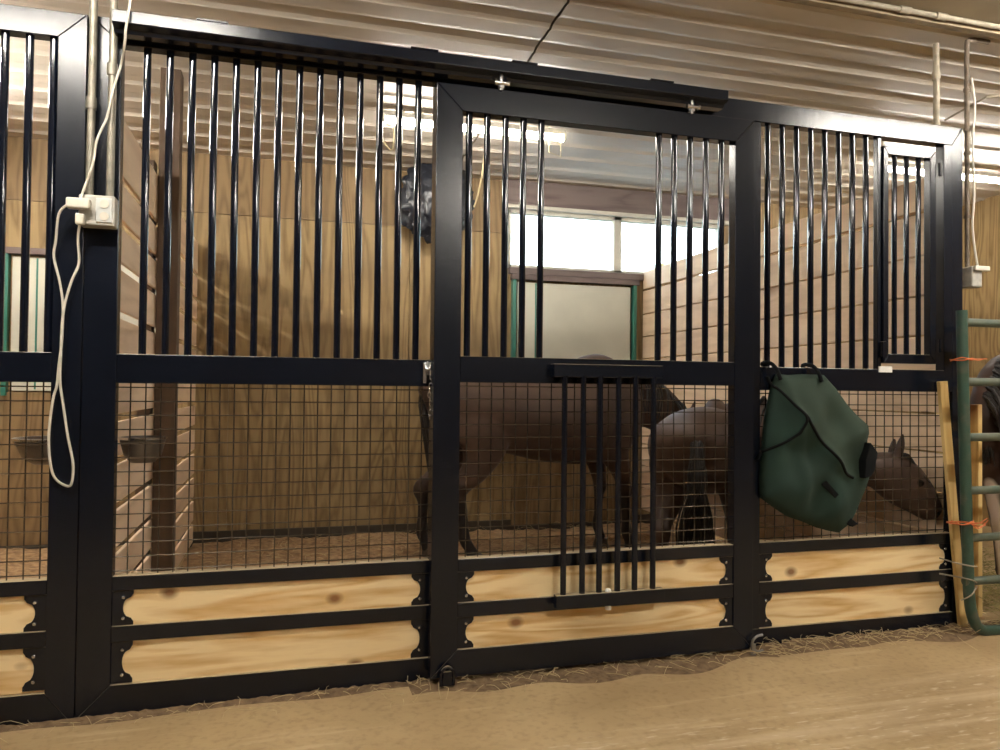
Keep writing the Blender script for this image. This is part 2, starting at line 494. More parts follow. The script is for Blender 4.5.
def back_door(name, x0, x1, ztop):
    d = struct(name, bx(x0 + 0.045, x1 - 0.045, YB - 0.03, YB - 0.004, 1.03, ztop - 0.055), CREAM, bevel=0.003)
    bm = B()
    box(bm, x0, x0 + 0.028, YB - 0.05, YB - 0.002, 1.0, ztop - 0.04)
    box(bm, x1 - 0.028, x1, YB - 0.05, YB - 0.002, 1.0, ztop - 0.04)
    obj('jamb', bm, TEAL, d, bevel=0.002)
    obj('lintel', bx(x0 - 0.01, x1 + 0.02, YB - 0.06, YB - 0.002, ztop - 0.04, ztop), HEADER, d, bevel=0.003)
    obj('meeting_rail', bx(x0 + 0.18, x0 + 0.19, YB - 0.034, YB - 0.028, 1.04, ztop - 0.06), TEAL, d)
    obj('lower_leaf', bx(x0 + 0.01, x1 - 0.01, YB - 0.028, YB - 0.004, 0.06, 1.022), PLYTOP, d, bevel=0.003)
back_door('door_1', 1.625, 2.635, 1.93)
back_door('door_2', -1.70, -0.74, 1.93)

# dark strip along the foot of the back wall
struct('baseboard_back', bx(XL, 2.9, YB - 0.02, YB - 0.002, 0.0, 0.10), mat('dark_kickboard', (0.06, 0.045, 0.03), rough=0.9, noise=0.4, nscale=10))

# ------------------------------------------------------------------ stall partitions
def zmap_right(zf, t):
    return 1.07 + (zf - 1.07) * (1 - 0.115 * t)
def pr(t):
    return 2.985 + (2.70 - 2.985) * t, 0.06 + (2.63 - 0.06) * t
pt = thing('stall_partition', 'rough sawn board partition on the right side of the stall behind the pony', 'partition', (2.985, 0.06, 0), 'stall partitions')
tops = [0.02, 0.215, 0.41, 0.60, 0.79, 0.975, 1.165, 1.352, 1.547, 1.744, 1.960, 2.128]
for i in range(len(tops) - 1):
    z0, z1 = tops[i] + (0.009 if tops[i] > 1.9 else 0.005), tops[i + 1] - (0.009 if tops[i + 1] > 1.9 and tops[i + 1] < 2.0 else 0.004)
    bm = B()
    (xa, ya), (xb, yb) = pr(0.0), pr(1.0)
    qa = [(xa, ya, z0), (xa + 0.04, ya, z0), (xa + 0.04, ya, z1), (xa, ya, z1)]
    qb = [(xb, yb, zmap_right(z0, 1)), (xb + 0.04, yb, zmap_right(z0, 1)), (xb + 0.04, yb, zmap_right(z1, 1)), (xb, yb, zmap_right(z1, 1))]
    hexa(bm, qa, qb)
    obj('board', bm, PARTB, pt, bevel=0.003)
for t in (0.05, 0.5, 0.95):
    x, y = pr(t)
    obj('cleat', bx(x + 0.042, x + 0.085, y - 0.04, y + 0.05, 0.0, 2.05), PALEWOOD, pt, bevel=0.003)

pl = thing('stall_partition', 'pale board partition between the two stalls with a dark brown post', 'partition', (-0.60, 0.06, 0), 'stall partitions')
gaps = [0.02, 0.165, 0.32, 0.475, 0.635, 0.80, 0.955, 1.14, 1.325, 1.50, 1.652, 1.81, 2.045]
for z0, z1 in zip(gaps, gaps[1:]):
    obj('board', bx(-0.584, -0.57, 0.06, 2.64, z0 + 0.0145, z1 - 0.0145), PARTB, pl, bevel=0.003)
obj('post', bx(-0.568, -0.478, 0.95, 1.04, 0.0, 2.53), OLDPOST, pl, bevel=0.004)['label'] = 'dark brown square post'
obj('cleat', bx(-0.568, -0.515, 1.042, 1.085, 0.0, 2.55), PALEWOOD, pl, bevel=0.003)
obj('cleat', bx(-0.64, -0.585, 0.95, 1.04, 0.0, 2.1), OLDPOST, pl, bevel=0.003)

# ------------------------------------------------------------------ stall front
def mitred_frame(parent, x0, x1, z0, z1, wl, wr, wt, wb, y0, y1, top=True, bottom=True, left=True, right=True, m=BLACK):
    if left: 
        bm = B(); prism(bm, [(x0, z0), (x0, z1), (x0 + wl, z1 - wt), (x0 + wl, z0 + wb)][::-1], y0, y1); obj('stile', bm, m, parent, bevel=0.0025)
    if right:
        bm = B(); prism(bm, [(x1, z0), (x1, z1), (x1 - wr, z1 - wt), (x1 - wr, z0 + wb)], y0, y1); obj('stile', bm, m, parent, bevel=0.0025)
    if top:
        bm = B(); prism(bm, [(x0, z1), (x1, z1), (x1 - wr, z1 - wt), (x0 + wl, z1 - wt)], y0, y1); obj('top_rail', bm, m, parent, bevel=0.0025)
    if bottom:
        bm = B(); prism(bm, [(x0, z0), (x1, z0), (x1 - wr, z0 + wb), (x0 + wl, z0 + wb)][::-1], y0, y1); obj('bottom_rail', bm, m, parent, bevel=0.0025)

def bar(parent, x, z0, z1, y, r=0.0127, name='bar', m=None):
    bm = B(); tube(bm, [(x, y, z0), (x, y, z1)], r, 14, cap=False)
    return obj(name, bm, m or BLACKBAR, parent, smooth=True)

def mesh_panel(parent, x0, x1, z0, z1, y, xoff, p=0.0476, r=0.0024):
    bm = B()
    x = xoff
    while x - p > x0: x -= p
    while x < x1 - 0.004:
        if x > x0 + 0.004: tube(bm, [(x, y + 2 * r, z0 - 0.01), (x, y + 2 * r, z1 + 0.01)], r, 6, cap=False)
        x += p
    z = z1 - 0.014
    while z > z0 + 0.004:
        tube(bm, [(x0 - 0.01, y, z), (x1 + 0.01, y, z)], r * 0.95, 6, cap=False)
        z -= p
    o = obj('wire_mesh', bm, WIRE, parent, smooth=False)
    return o

def board(parent, x0, x1, y, z0, z1, m=PINE):
    return obj('board', bx(x0, x1, y, y + 0.034, z0, z1), m, parent, bevel=0.003)

def bracket(parent, xe, sgn, y, z0, z1, w=0.066):
    """end plate on a board: flat against the stile, with a waisted inner edge"""
    h = z1 - z0
    pts = [(xe, z0), (xe, z1)]
    top = []
    prof = [(1.0, 0.0), (1.0, 0.10), (0.93, 0.15), (0.88, 0.20)]
    inner = []
    for u, v in prof: inner.append((u, v))
    for i in range(1, 10):
        a = i / 10
        inner.append((0.88 - 0.37 * math.sqrt(1 - (2 * a - 1) ** 2), 0.20 + 0.60 * a))
    for u, v in reversed(prof): inner.append((u, 1 - v))
    inner.reverse()       # from top to bottom
    pts = [(xe, z0), (xe, z1)] + [(xe + sgn * w * u, z0 + h * v) for u, v in inner]
    bm = B(); prism(bm, pts, y - 0.004, y)
    o = obj('bracket', bm, BLACK, parent, bevel=0.001)
    for v in (0.2, 0.8):
        b = B()
        lathe(b, [(0.006, 0.0), (0.006, -0.003), (0.004, -0.005)], (xe + sgn * w * 0.52, y - 0.004, z0 + h * v), 10, False, True, 'Y')
        obj('bolt', b, STEEL, o, smooth=True)
    return o

FY0, FY1 = 0.0, 0.05
Z_MID0, Z_MID1 = 1.078, 1.177
ZT = 2.308
RAILS = [(0.384, 0.432), (0.214, 0.266)]
BOARDS = [(0.262, 0.388), (0.066, 0.218)]

def lower_panel(parent, xa, xb, bracket_w=0.066):
    obj('mid_rail', bx(xa, xb, FY0 + 0.001, FY1, Z_MID0, Z_MID1), BLACK, parent, bevel=0.0025)
    for z0, z1 in RAILS:
        obj('rail', bx(xa, xb, FY0 + 0.001, FY1, z0, z1), BLACK, parent, bevel=0.0025)
    for z0, z1 in BOARDS:
        board(parent, xa + 0.004, xb - 0.004, FY0 + 0.012, z0, z1)
    for z0, z1 in ((0.267, 0.383), (0.074, 0.213)):
        bracket(parent, xa, 1, FY0 + 0.011, z0, z1, bracket_w)
        bracket(parent, xb, -1, FY0 + 0.011, z0, z1, bracket_w)

# the stall behind the sliding door: one frame with a fixed panel on each side of the doorway
sf = thing('stall_front', 'black steel stall front with barred grilles and pine kickboards either side of sliding door', 'stall front', (1.2, 0.02, 0))
mitred_frame(sf, -0.646, 3.022, -0.032, ZT, 0.103, 0.062, 0.086, 0.104, FY0, FY1, bottom=False)
obj('stile', bx(2.915, 2.962, FY0 + 0.0008, FY1, Z_MID0, ZT - 0.086), BLACK, sf, bevel=0.002)
JX0, JX1 = 0.53, 1.86          # jambs of the doorway
obj('stile', bx(JX0, JX0 + 0.05, FY0 + 0.001, FY1, 0.0, ZT - 0.087), BLACK, sf, bevel=0.0025)
obj('stile', bx(JX1, JX1 + 0.083, FY0 + 0.001, FY1, 0.0, ZT - 0.087), BLACK, sf, bevel=0.0025)
bm = B(); prism(bm, [(-0.646, -0.032), (JX0 + 0.05, -0.012), (JX0 + 0.05, 0.072), (-0.543, 0.072)][::-1], FY0 - 0.0005, FY1); obj('bottom_rail', bm, BLACK, sf, bevel=0.0025)
bm = B(); prism(bm, [(JX1, 0.0), (3.022, -0.02), (2.96, 0.072), (JX1, 0.072)][::-1], FY0 - 0.0005, FY1); obj('bottom_rail', bm, BLACK, sf, bevel=0.0025)
lower_panel(sf, -0.543, JX0)
lower_panel(sf, 1.943, 2.96)
mesh_panel(sf, -0.543, JX0, 0.432, Z_MID0, 0.022, -0.121)
mesh_panel(sf, 1.943, 2.96, 0.432, Z_MID0, 0.022, 2.415)
for i in range(14):
    bar(sf, -0.468 + 0.0722 * i, Z_MID1 - 0.01, ZT - 0.08, 0.025)
for i in range(8):
    bar(sf, 1.992 + 0.0728 * i, Z_MID1 - 0.01, ZT - 0.08, 0.025)
# extra upright that the little feed door hangs on and shuts against
obj('stile', bx(2.555, 2.575, FY0 + 0.012, FY1 - 0.01, Z_MID1, ZT - 0.086), BLACK, sf, bevel=0.002)
fd = obj('feed_door', (lambda b: (prism(b, [(2.578, 1.205), (2.578, 2.185), (2.606, 2.147), (2.606, 1.247)][::-1], 0.002, 0.04), prism(b, [(2.872, 1.205), (2.872, 2.185), (2.838, 2.147), (2.838, 1.247)], 0.002, 0.04), prism(b, [(2.578, 2.185), (2.872, 2.185), (2.838, 2.147), (2.606, 2.147)], 0.002, 0.04), prism(b, [(2.578, 1.205), (2.872, 1.205), (2.838, 1.247), (2.606, 1.247)][::-1], 0.002, 0.04), b)[-1])(B()), BLACK, sf, bevel=0.0025)
for x in (2.655, 2.722, 2.789):
    bar(fd, x, 1.245, 2.15, 0.022, 0.0115)
for z in (2.10, 1.29):
    b = B(); tube(b, [(2.885, -0.006, z - 0.03), (2.885, -0.006, z + 0.03)], 0.008, 10); obj('hinge', b, BLACK, fd, smooth=True)
b = B(); box(b, 2.560, 2.580, -0.014, 0.002, 1.23, 1.30); obj('latch', b, BLACK, fd, bevel=0.002)
# door latch at the edge of the left panel: plate, hook and hanging chain
lt = obj('latch', (lambda b: (box(b, 0.493, 0.507, -0.022, 0.001, 1.09, 1.165), box(b, 0.507, 0.53, -0.010, 0.001, 1.12, 1.168), b)[-1])(B()), STEEL, sf, bevel=0.002)
b = B()
tube(b, [(0.500, -0.022, 1.155), (0.512, -0.035, 1.140), (0.520, -0.03, 1.165)], 0.004, 8, k=4); obj('hook', b, STEEL, lt, smooth=True)
b = B()
zc = 1.13
for i in range(11):
    c = Vector((0.522 + 0.004 * math.sin(i), -0.012, zc)); 
    ln = [(c.x + 0.0055 * math.sin(a) * (1 if i % 2 else 0.2), c.y + 0.0055 * math.sin(a) * (0.2 if i % 2 else 1), c.z + 0.011 * math.cos(a)) for a in [j * math.pi / 5 for j in range(11)]]
    tube(b, ln, 0.0016, 5, cap=False); zc -= 0.0165
obj('chain', b, STEEL, lt, smooth=True)

# ------------------------------------------------------------------ neighbouring stall front on the far left
nf_ = thing('stall_front', 'part of neighbouring black stall front left of the outlet box', 'stall front', (-1.3, 0.02, 0))
mitred_frame(nf_, -1.98, -0.649, -0.05, ZT, 0.10, 0.088, 0.086, 0.115, FY0, FY1)
lower_panel(nf_, -1.88, -0.737)
mesh_panel(nf_, -1.88, -0.737, 0.432, Z_MID0, 0.022, -0.765)
for i in range(14):
    bar(nf_, -0.755 - 0.0705 - 0.0712 * (i - 1), Z_MID1 - 0.01, ZT - 0.08, 0.025)

# ------------------------------------------------------------------ sliding door
DY0, DY1 = -0.07, -0.02
sd = thing('sliding_door', 'black sliding stall door with barred top, wire mesh and drop-down yoke', 'door', (1.19, -0.045, 0))
DX0, DX1 = 0.523, 1.863
mitred_frame(sd, DX0, DX1, 0.018, 2.197, 0.10, 0.09, 0.098, 0.098, DY0, DY1)
DA, DB = DX0 + 0.10, DX1 - 0.09
obj('mid_rail', bx(DA, DB, DY0 + 0.001, DY1, 1.094, 1.191), BLACK, sd, bevel=0.0025)
for z0, z1 in ((0.398, 0.446), (0.232, 0.286)):
    obj('rail', bx(DA, DB, DY0 + 0.001, DY1, z0, z1), BLACK, sd, bevel=0.0025)
for z0, z1 in ((0.284, 0.40), (0.11, 0.234)):
    board(sd, DA + 0.004, DB - 0.004, DY0 + 0.012, z0, z1)
for z0, z1 in ((0.287, 0.397), (0.118, 0.231)):
    bracket(sd, DA, 1, DY0 + 0.011, z0, z1, 0.062); bracket(sd, DB, -1, DY0 + 0.011, z0, z1, 0.062)
mesh_panel(sd, DA, DB, 0.446, 1.094, DY0 + 0.024, 0.655)
for x in (0.652, 0.722, 0.794, 0.865, 0.937, 1.437, 1.506, 1.577, 1.650, 1.722):
    bar(sd, x, 1.185, 2.105, -0.045)
# drop-down yoke, hanging open in front of the mesh
yk = obj('yoke_gate', bx(0.972, 1.424, -0.118, -0.071, 1.118, 1.168), BLACK, sd, bevel=0.003)
for x in (1.017, 1.093, 1.162, 1.238, 1.310, 1.387):
    bar(yk, x, 0.29, 1.125, -0.110, 0.0115, m=BLACK)
obj('rail', bx(0.985, 1.432, -0.128, -0.092, 0.252, 0.303), BLACK, yk, bevel=0.003)
b = B()
for z in (0.306, 0.243):
    lathe(b, [(0.011, -0.008), (0.013, 0.0), (0.009, 0.008)], (1.20, -0.112, z), 10)
obj('pin', b, TAGW, yk, smooth=True)['label'] = 'pale latch pin'
# hangers on the track
for x in (0.767, 1.567):
    b = B()
    tube(b, [(x, -0.075, 2.19), (x, -0.075, 2.245)], 0.007, 10)
    lathe(b, [(0.014, 0), (0.014, 0.012)], (x, -0.075, 2.197), 6)
    tube(b, [(x - 0.024, -0.085, 2.215), (x + 0.024, -0.085, 2.215)], 0.008, 10)
    for s in (-1, 1): lathe(b, [(0.012, -0.004), (0.012, 0.004)], (x + s * 0.024, -0.085, 2.215), 8, axis='X')
    obj('hanger', b, STEEL, sd, smooth=True)['label'] = 'bright steel roller hanger'

# track and its cover along the top
tr = thing('door_track', 'long black sliding door track fixed along the top of the stall front', 'track', (0.58, -0.06, 2.2))
b = B()
prof = [(-0.002, 2.292), (-0.104, 2.292), (-0.104, 2.252), (-0.100, 2.249), (-0.072, 2.242), (-0.066, 2.231), (-0.030, 2.231), (-0.002, 2.236)]
A = [b.verts.new((-0.556, y, z)) for y, z in prof]; D = [b.verts.new((1.717, y, z)) for y, z in prof]
b.faces.new(A); b.faces.new(D[::-1])
for i in range(len(prof)):
    j = (i + 1) % len(prof); b.faces.new((A[i], D[i], D[j], A[j]))
obj('track', b, BLACK, tr, bevel=0.0015)
for x in (-0.3, 0.42, 0.80, 1.37):
    obj('clamp', bx(x, x + 0.10, -0.106, -0.002, 2.2925, 2.299), BLACK, tr, bevel=0.001)
for x in (-0.42, -0.02):
    b = B(); lathe(b, [(0.006, 0.0), (0.006, 0.006)], (x, -0.04, 2.2925), 8); obj('bolt', b, BLACK, tr, smooth=True)

# floor guides of the door
g = B()
p1 = at(447, 680, -0.09)
tube(g, [(p1.x - 0.022, -0.095, 0.0), (p1.x - 0.022, -0.095, 0.045), (p1.x, -0.095, 0.066), (p1.x + 0.022, -0.095, 0.045), (p1.x + 0.022, -0.095, 0.0)], 0.006, 8, k=5)
box(g, p1.x - 0.016, p1.x + 0.016, -0.1, -0.088, 0.0, 0.05)
tag(obj('door_guide', g, BLACK, smooth=False, loc=(p1.x, -0.095, 0)), 'black arched floor guide at the lower left corner of the sliding door', 'guide', 'door floor guides')
g = B()
p2 = at(757, 645, -0.085)
ln = [(p2.x + 0.022, -0.09, 0.078), (p2.x - 0.004, -0.09, 0.074), (p2.x - 0.024, -0.09, 0.055), (p2.x - 0.022, -0.09, 0.028), (p2.x + 0.002, -0.09, 0.012), (p2.x + 0.024, -0.09, 0.016)]
tube(g, ln, 0.0055, 8, k=5)
box(g, p2.x - 0.03, p2.x - 0.012, -0.095, -0.085, 0.0, 0.045)
tag(obj('door_guide', g, mat('worn_steel', (0.25, 0.24, 0.23), rough=0.4, metal=0.8), loc=(p2.x, -0.09, 0)), 'worn steel hook guide at the lower right corner of the sliding door', 'guide', 'door floor guides')

# ------------------------------------------------------------------ lights
def led_light(x, y, z, length, along, label, ztop, m=None):
    t = thing('led_light', label, 'light', (x, y, ztop), 'LED strip lights')
    h = length / 2
    dx, dy = (1, 0) if along == 'X' else (0, 1)
    def bxa(u0, u1, v0, v1, z0, z1):
        if dx: return bx(x + u0, x + u1, y + v0, y + v1, z0, z1)
        return bx(x + v0, x + v1, y + u0, y + u1, z0, z1)
    obj('housing', bxa(-h, h, -0.022, 0.022, z + 0.018, z + 0.05), GREYBOX, t, bevel=0.004)
    b = B(); tube(b, [(x - dx * (h - 0.012), y - dy * (h - 0.012), z), (x + dx * (h - 0.012), y + dy * (h - 0.012), z)], 0.017, 12)
    obj('tube', b, m or LEDM, t, smooth=True)
    for s in (-1, 1):
        u = s * (h - 0.006)
        obj('end_cap', bxa(u - 0.008, u + 0.008, -0.028, 0.028, z - 0.02, z + 0.03), WHITEP, t, bevel=0.003)
        b = B(); tube(b, [(x + dx * u * 0.8, y + dy * u * 0.8, z + 0.05), (x + dx * u * 0.8 + 0.01, y + dy * u * 0.8, ztop)], 0.003, 6); obj('chain', b, GALV, t)
    return t
led_light(1.08, 1.57, 2.615, 1.12, 'X', 'glowing white strip light under the ceiling inside the stall with the horses', zceil(1.57))
led_light(4.50, 1.45, 2.60, 1.22, 'X', 'glowing strip light at the far right beyond the stall', zceil(1.45))
led_light(-1.80, 1.35, 2.60, 1.16, 'Y', 'strip light over the neighbouring stall on the left', zceil(1.35), LEDL)
for lx, ly, lab in ((-0.85, -1.15, 'strip light over the aisle near the outlet box'), (1.95, -3.4, 'strip light over the aisle opposite the sliding door'), (3.6, -1.1, 'strip light over the aisle near the green gate')):
    led_light(lx, ly, 2.66, 1.22, 'X', lab, 2.775, LEDB)

# wires hanging off the light in the stall
b = B(); tube(b, [at(483, 118, 1.55), at(486, 133, 1.6), at(483, 168, 1.7), at(478, 195, 1.8), at(474, 207, 1.85)], 0.006, 6, k=5)
tag(obj('loose_cord', b, YCORD, smooth=True, loc=(0.95, 1.6, 2.3)), 'yellowed loose cord dangling below the strip light by the door post', 'cord')
b = B(); tube(b, [at(393, 122, 1.52), at(394, 138, 1.52), at(391, 150, 1.52), at(382, 140, 1.52), at(380, 146, 1.5)], 0.004, 6, k=4)
tag(obj('hanging_wire', b, YCORD, smooth=True, loc=(0.5, 1.5, 2.4)), 'short bent wire at the left end of the strip light', 'wire', 'wires on the stall light')
b = B(); tube(b, [at(560, 132, 1.52), at(561, 157, 1.52), at(549, 152, 1.52), at(549, 136, 1.52), at(561, 146, 1.52)], 0.003, 6)
tag(obj('hanging_wire', b, YCORD, smooth=True, loc=(1.6, 1.5, 2.4)), 'little zigzag wire hanger at the right end of the strip light', 'wire', 'wires on the stall light')
# ------------------------------------------------------------------ outlet, conduits, cord on the left post
def conduit(x, y, z0, z1, r, m, label, group=None, bumps=()):
    b = B(); tube(b, [(x, y, z0), (x + 0.002, y, (z0 + z1) / 2), (x, y, z1)], r, 12)
    for z in bumps: lathe(b, [(r + 0.004, -0.02), (r + 0.005, 0.0), (r + 0.004, 0.02)], (x, y, z), 12)
    return tag(obj('conduit_pipe', b, m, smooth=True, loc=(x, y, z0)), label, 'pipe', group)
conduit(-0.627, -0.032, 1.685, 2.775, 0.0125, GALV, 'left of the two metal conduits running down to the outlet box', 'metal conduits', (2.0,))
conduit(-0.566, -0.032, 1.685, 2.775, 0.0125, GALV, 'right of the two metal conduits running down to the outlet box', 'metal conduits', (2.12,))
ob = thing('outlet_box', 'grey metal outlet box on the black post under the two conduits', 'outlet', (-0.595, -0.03, 1.59))
obj('box', bx(-0.652, -0.545, -0.062, -0.001, 1.592, 1.692), GREYBOX, ob, bevel=0.005)
pf = obj('face_plate', bx(-0.600, -0.552, -0.067, -0.062, 1.602, 1.682), mat('pale_metal_plate', (0.60, 0.62, 0.60), rough=0.35, metal=0.4), ob, bevel=0.002)
for z in (1.622, 1.662):
    b = B(); lathe(b, [(0.014, 0.0), (0.014, -0.003)], (-0.574, -0.067, z), 14, axis='Y'); s_ = obj('socket', b, WHITEP, pf, smooth=True)
b = B()
for x, z in ((-0.64, 1.683), (-0.64, 1.601)):
    b = B(); lathe(b, [(0.005, 0), (0.005, -0.004)], (x, -0.062, z), 8, axis='Y'); obj('screw', b, STEEL, ob, smooth=True)
# cord with plug
ec = thing('extension_cord', 'white extension cord hanging in a long loop from the outlet box', 'cord', (-0.70, -0.075, 1.67))
b = B()
pl1 = at(67, 203, -0.075); pl2 = at(91, 204, -0.075)
box(b, pl1.x, pl2.x, -0.098, -0.064, pl1.z - 0.018, pl1.z + 0.016)
obj('plug', b, WHITEP, ec, bevel=0.006)
b = B(); p3 = at(80, 220, -0.075); box(b, p3.x - 0.012, p3.x + 0.014, -0.09, -0.064, p3.z - 0.016, p3.z + 0.02); obj('plug', b, WHITEP, ec, bevel=0.005)
loop = [(68, 204), (59, 214), (56, 240), (54, 257), (60, 283), (63, 307), (62, 340), (59, 365), (57, 385), (53, 400), (49, 433), (50, 460), (55, 478), (67, 486), (72, 482), (73, 463), (68, 437), (63, 403), (60, 380), (61, 350), (62, 325), (65, 303), (72, 280), (79, 263), (78, 240), (80, 222)]
b = B(); tube(b, [at(x, y, -0.016 - 0.055 * max(0, (250 - y) / 50 if y < 250 else 0) - (0.006 if i > 13 else 0)) for i, (x, y) in enumerate(loop)], 0.0042, 7, k=5)
obj('cable', b, WHITEP, ec, smooth=True)
b = B(); tube(b, [at(131, -14, -0.11), at(130, 3, -0.115), at(126, 28, -0.13), at(125, 42, -0.12), at(121, 65, -0.05), at(113, 90, -0.052), at(107, 117, -0.052), at(97, 140, -0.055), at(93, 163, -0.056), at(83, 192, -0.066), at(81, 199, -0.075)], 0.004, 7, k=5)
tag(obj('power_cord', b, WHITEP, smooth=True, loc=(-0.6, -0.06, 1.7)), 'white cord coming from the ceiling down across the black post to the outlet', 'cord')

# ------------------------------------------------------------------ pipes and box at the right end
conduit(2.90, 0.03, 2.309, 2.70, 0.0135, PVC, 'pale dusty pipe standing on the right end of the stall front', None, (2.55, 2.31))
b = B(); tube(b, [(1.6, -0.095, 2.755), (5.3, -0.095, 2.755)], 0.012, 12)
for x in (2.60, 2.80, 3.2): lathe(b, [(0.016, -0.03), (0.016, 0.03)], (x, -0.095, 2.755), 12, axis='X')
tag(obj('conduit_pipe', b, PVC, smooth=True, loc=(2.8, -0.095, 2.75)), 'long dusty pipe running along the ceiling beam at the upper right', 'pipe')
b = B(); tube(b, [(3.20, 0.02, 2.745), (3.09, 0.02, 2.74), (3.07, 0.02, 2.69), (3.07, 0.02, 2.4), (3.07, 0.02, 2.0), (3.07, 0.02, 1.665)], 0.011, 10, k=4)
for z in (2.5, 2.31, 2.2, 1.9): lathe(b, [(0.015, -0.008), (0.016, 0.0), (0.015, 0.008)], (3.07, 0.02, z), 10)
tag(obj('conduit_pipe', b, RUST, smooth=True, loc=(3.04, 0.02, 1.66)), 'rusty brown conduit dropping to the small grey box at the right', 'pipe')
b = B(); tube(b, [(3.075, 0.0, 2.55), (3.095, 0.0, 2.42), (3.082, 0.0, 2.25), (3.09, 0.0, 2.0), (3.08, 0.0, 1.85), (3.095, -0.01, 1.68), (3.12, -0.01, 1.645)], 0.005, 7, k=5)
tag(obj('white_cable', b, WHITEP, smooth=True, loc=(3.06, 0, 1.7)), 'white cable strapped beside the rusty conduit', 'cable')
sb = thing('outlet_box', 'small pale box at the foot of the rusty conduit above the gate', 'outlet', (3.06, 0.0, 1.55))
obj('box', bx(3.045, 3.105, -0.03, 0.04, 1.565, 1.662), GREYBOX, sb, bevel=0.006)
obj('lid', bx(3.05, 3.135, -0.045, 0.045, 1.64, 1.662), WHITEP, sb, bevel=0.004)
b = B(); tube(b, [at(945, 120, 0.6), (3.5, 0.3, 2.62), (4.4, 0.2, 2.74)], 0.006, 6)
tag(obj('white_cable', b, PVC, smooth=True, loc=(3.5, 0.3, 2.6)), 'thin slanting cable below the ceiling right of the conduit', 'cable')

# ------------------------------------------------------------------ green gate
GY = -0.12
gt = thing('pipe_gate', 'green tube gate with horizontal rails right of the stall front', 'gate', (2.95, GY, 0))
b = B(); tube(b, [(2.886, GY, 1.44), (2.900, GY, 0.9), (2.920, GY, 0.30), (2.926, GY, 0.18), (2.945, GY, 0.085), (2.985, GY, 0.03), (3.06, GY, 0.016), (3.3, GY, 0.016), (4.0, GY, 0.018), (5.0, GY, 0.02)], 0.0235, 16, k=5)
obj('frame', b, GATEG, gt, smooth=True)
for z in (1.388, 1.124, 0.878, 0.642, 0.433, 0.242):
    b = B(); tube(b, [(2.90, GY, z), (5.0, GY, z)], 0.0185, 14); obj('rail', b, GATER, gt, smooth=True)
b = B(); tube(b, [(5.0, GY, 1.44), (5.0, GY, 0.02)], 0.0235, 14); obj('post', b, GATEG, gt, smooth=True)
# hinge upright between the gate and the stall front
conduit(3.036, 0.025, 0.0, 1.42, 0.012, GATEG, 'thin dark green upright tube beside the gate frame')
# twine ties
def tie(name, label, z, n, seed):
    rr = random.Random(seed); b = B()
    for i in range(n):
        a = rr.uniform(-0.006, 0.006)
        tube(b, [(2.84 + rr.uniform(-0.02, 0.02), -0.09, z + a - 0.004), (2.87, -0.135, z + rr.uniform(-0.01, 0.01)), (2.905, -0.152, z + a), (2.936, -0.13, z + a), (2.935, -0.095, z + a)], 0.0026, 6, k=4)
        tube(b, [(2.90, -0.15, z), (2.94, -0.155, z - rr.uniform(0.0, 0.025)), (2.965 + rr.uniform(0, 0.035), -0.15, z + rr.uniform(-0.02, 0.03))], 0.0022, 6, k=4)
    tag(obj(name, b, TWINE, smooth=True, loc=(2.9, -0.13, z)), label, 'twine', 'twine ties on the gate')
tie('baling_twine', 'orange twine tie round the gate post at top rail height', 1.225, 2, 1)
tie('baling_twine', 'frayed orange twine tie at the lower end of the leaning stick', 0.505, 4, 2)
# wire ties low on the gate
b = B()
for z, dz in ((0.33, -0.01), (0.26, 0.0)):
    tube(b, [(2.85, -0.035, z), (2.88, -0.10, z + dz), (2.91, -0.146, z + dz - 0.005), (2.945, -0.14, z - 0.02)], 0.0035, 6, k=4)
tube(b, [(2.87, -0.13, 0.165), (2.905, -0.15, 0.19), (2.94, -0.146, 0.225)], 0.0035, 6, k=3)
tag(obj('wire_tie', b, PVC, smooth=True, loc=(2.9, -0.1, 0.2)), 'pale wire ties holding the foot of the gate to the stall front', 'wire')
# leaning stick
b = B()
hexa(b, [(2.975, -0.03, -0.0), (3.018, -0.03, 0.0), (3.018, -0.012, 0.0), (2.975, -0.012, 0.0)], [(2.862, -0.026, 1.125), (2.908, -0.026, 1.128), (2.908, -0.006, 1.128), (2.862, -0.006, 1.125)])
tag(obj('wooden_stick', b, PALEWOOD, bevel=0.003, loc=(2.99, -0.02, 0)), 'pale wooden stick leaning against the right end of stall front', 'stick')
b = bx(3.222, 3.248, 0.10, 0.145, 0.0, 1.02)
tag(obj('wooden_post', b, PALEWOOD, bevel=0.003, loc=(3.24, 0.12, 0)), 'short pale wooden post behind the gate beside the white-faced horse', 'post')

# ------------------------------------------------------------------ blanket hanging on the right panel
tag(obj('paper_tag', bx(at(879, 370, -0.004).x, at(892, 370, -0.004).x, -0.006, 0.0, 1.163, 1.190), TAGW, bevel=0.001, loc=(2.56, 0, 1.17)), 'small white tag on the mid rail under the feed door', 'tag')
bl = thing('horse_blanket', 'dark green canvas horse blanket folded and hung on the right panel', 'blanket', (2.15, -0.06, 0.49))
out_px = [(778, 374), (790, 375), (806, 374), (825, 375), (833, 384), (847, 403), (858, 415), (868, 424), (869, 432), (867, 441), (872, 455), (869, 478), (863, 496), (856, 514), (851, 524), (840, 533), (829, 531), (818, 528), (804, 522), (789, 517), (774, 507), (762, 498), (761, 487), (762, 460), (765, 428), (767, 412), (770, 399), (773, 385)]
op = [at(x, y, -0.02) for x, y in out_px]
op = [Vector((p.x, 0, p.z)) for p in op]
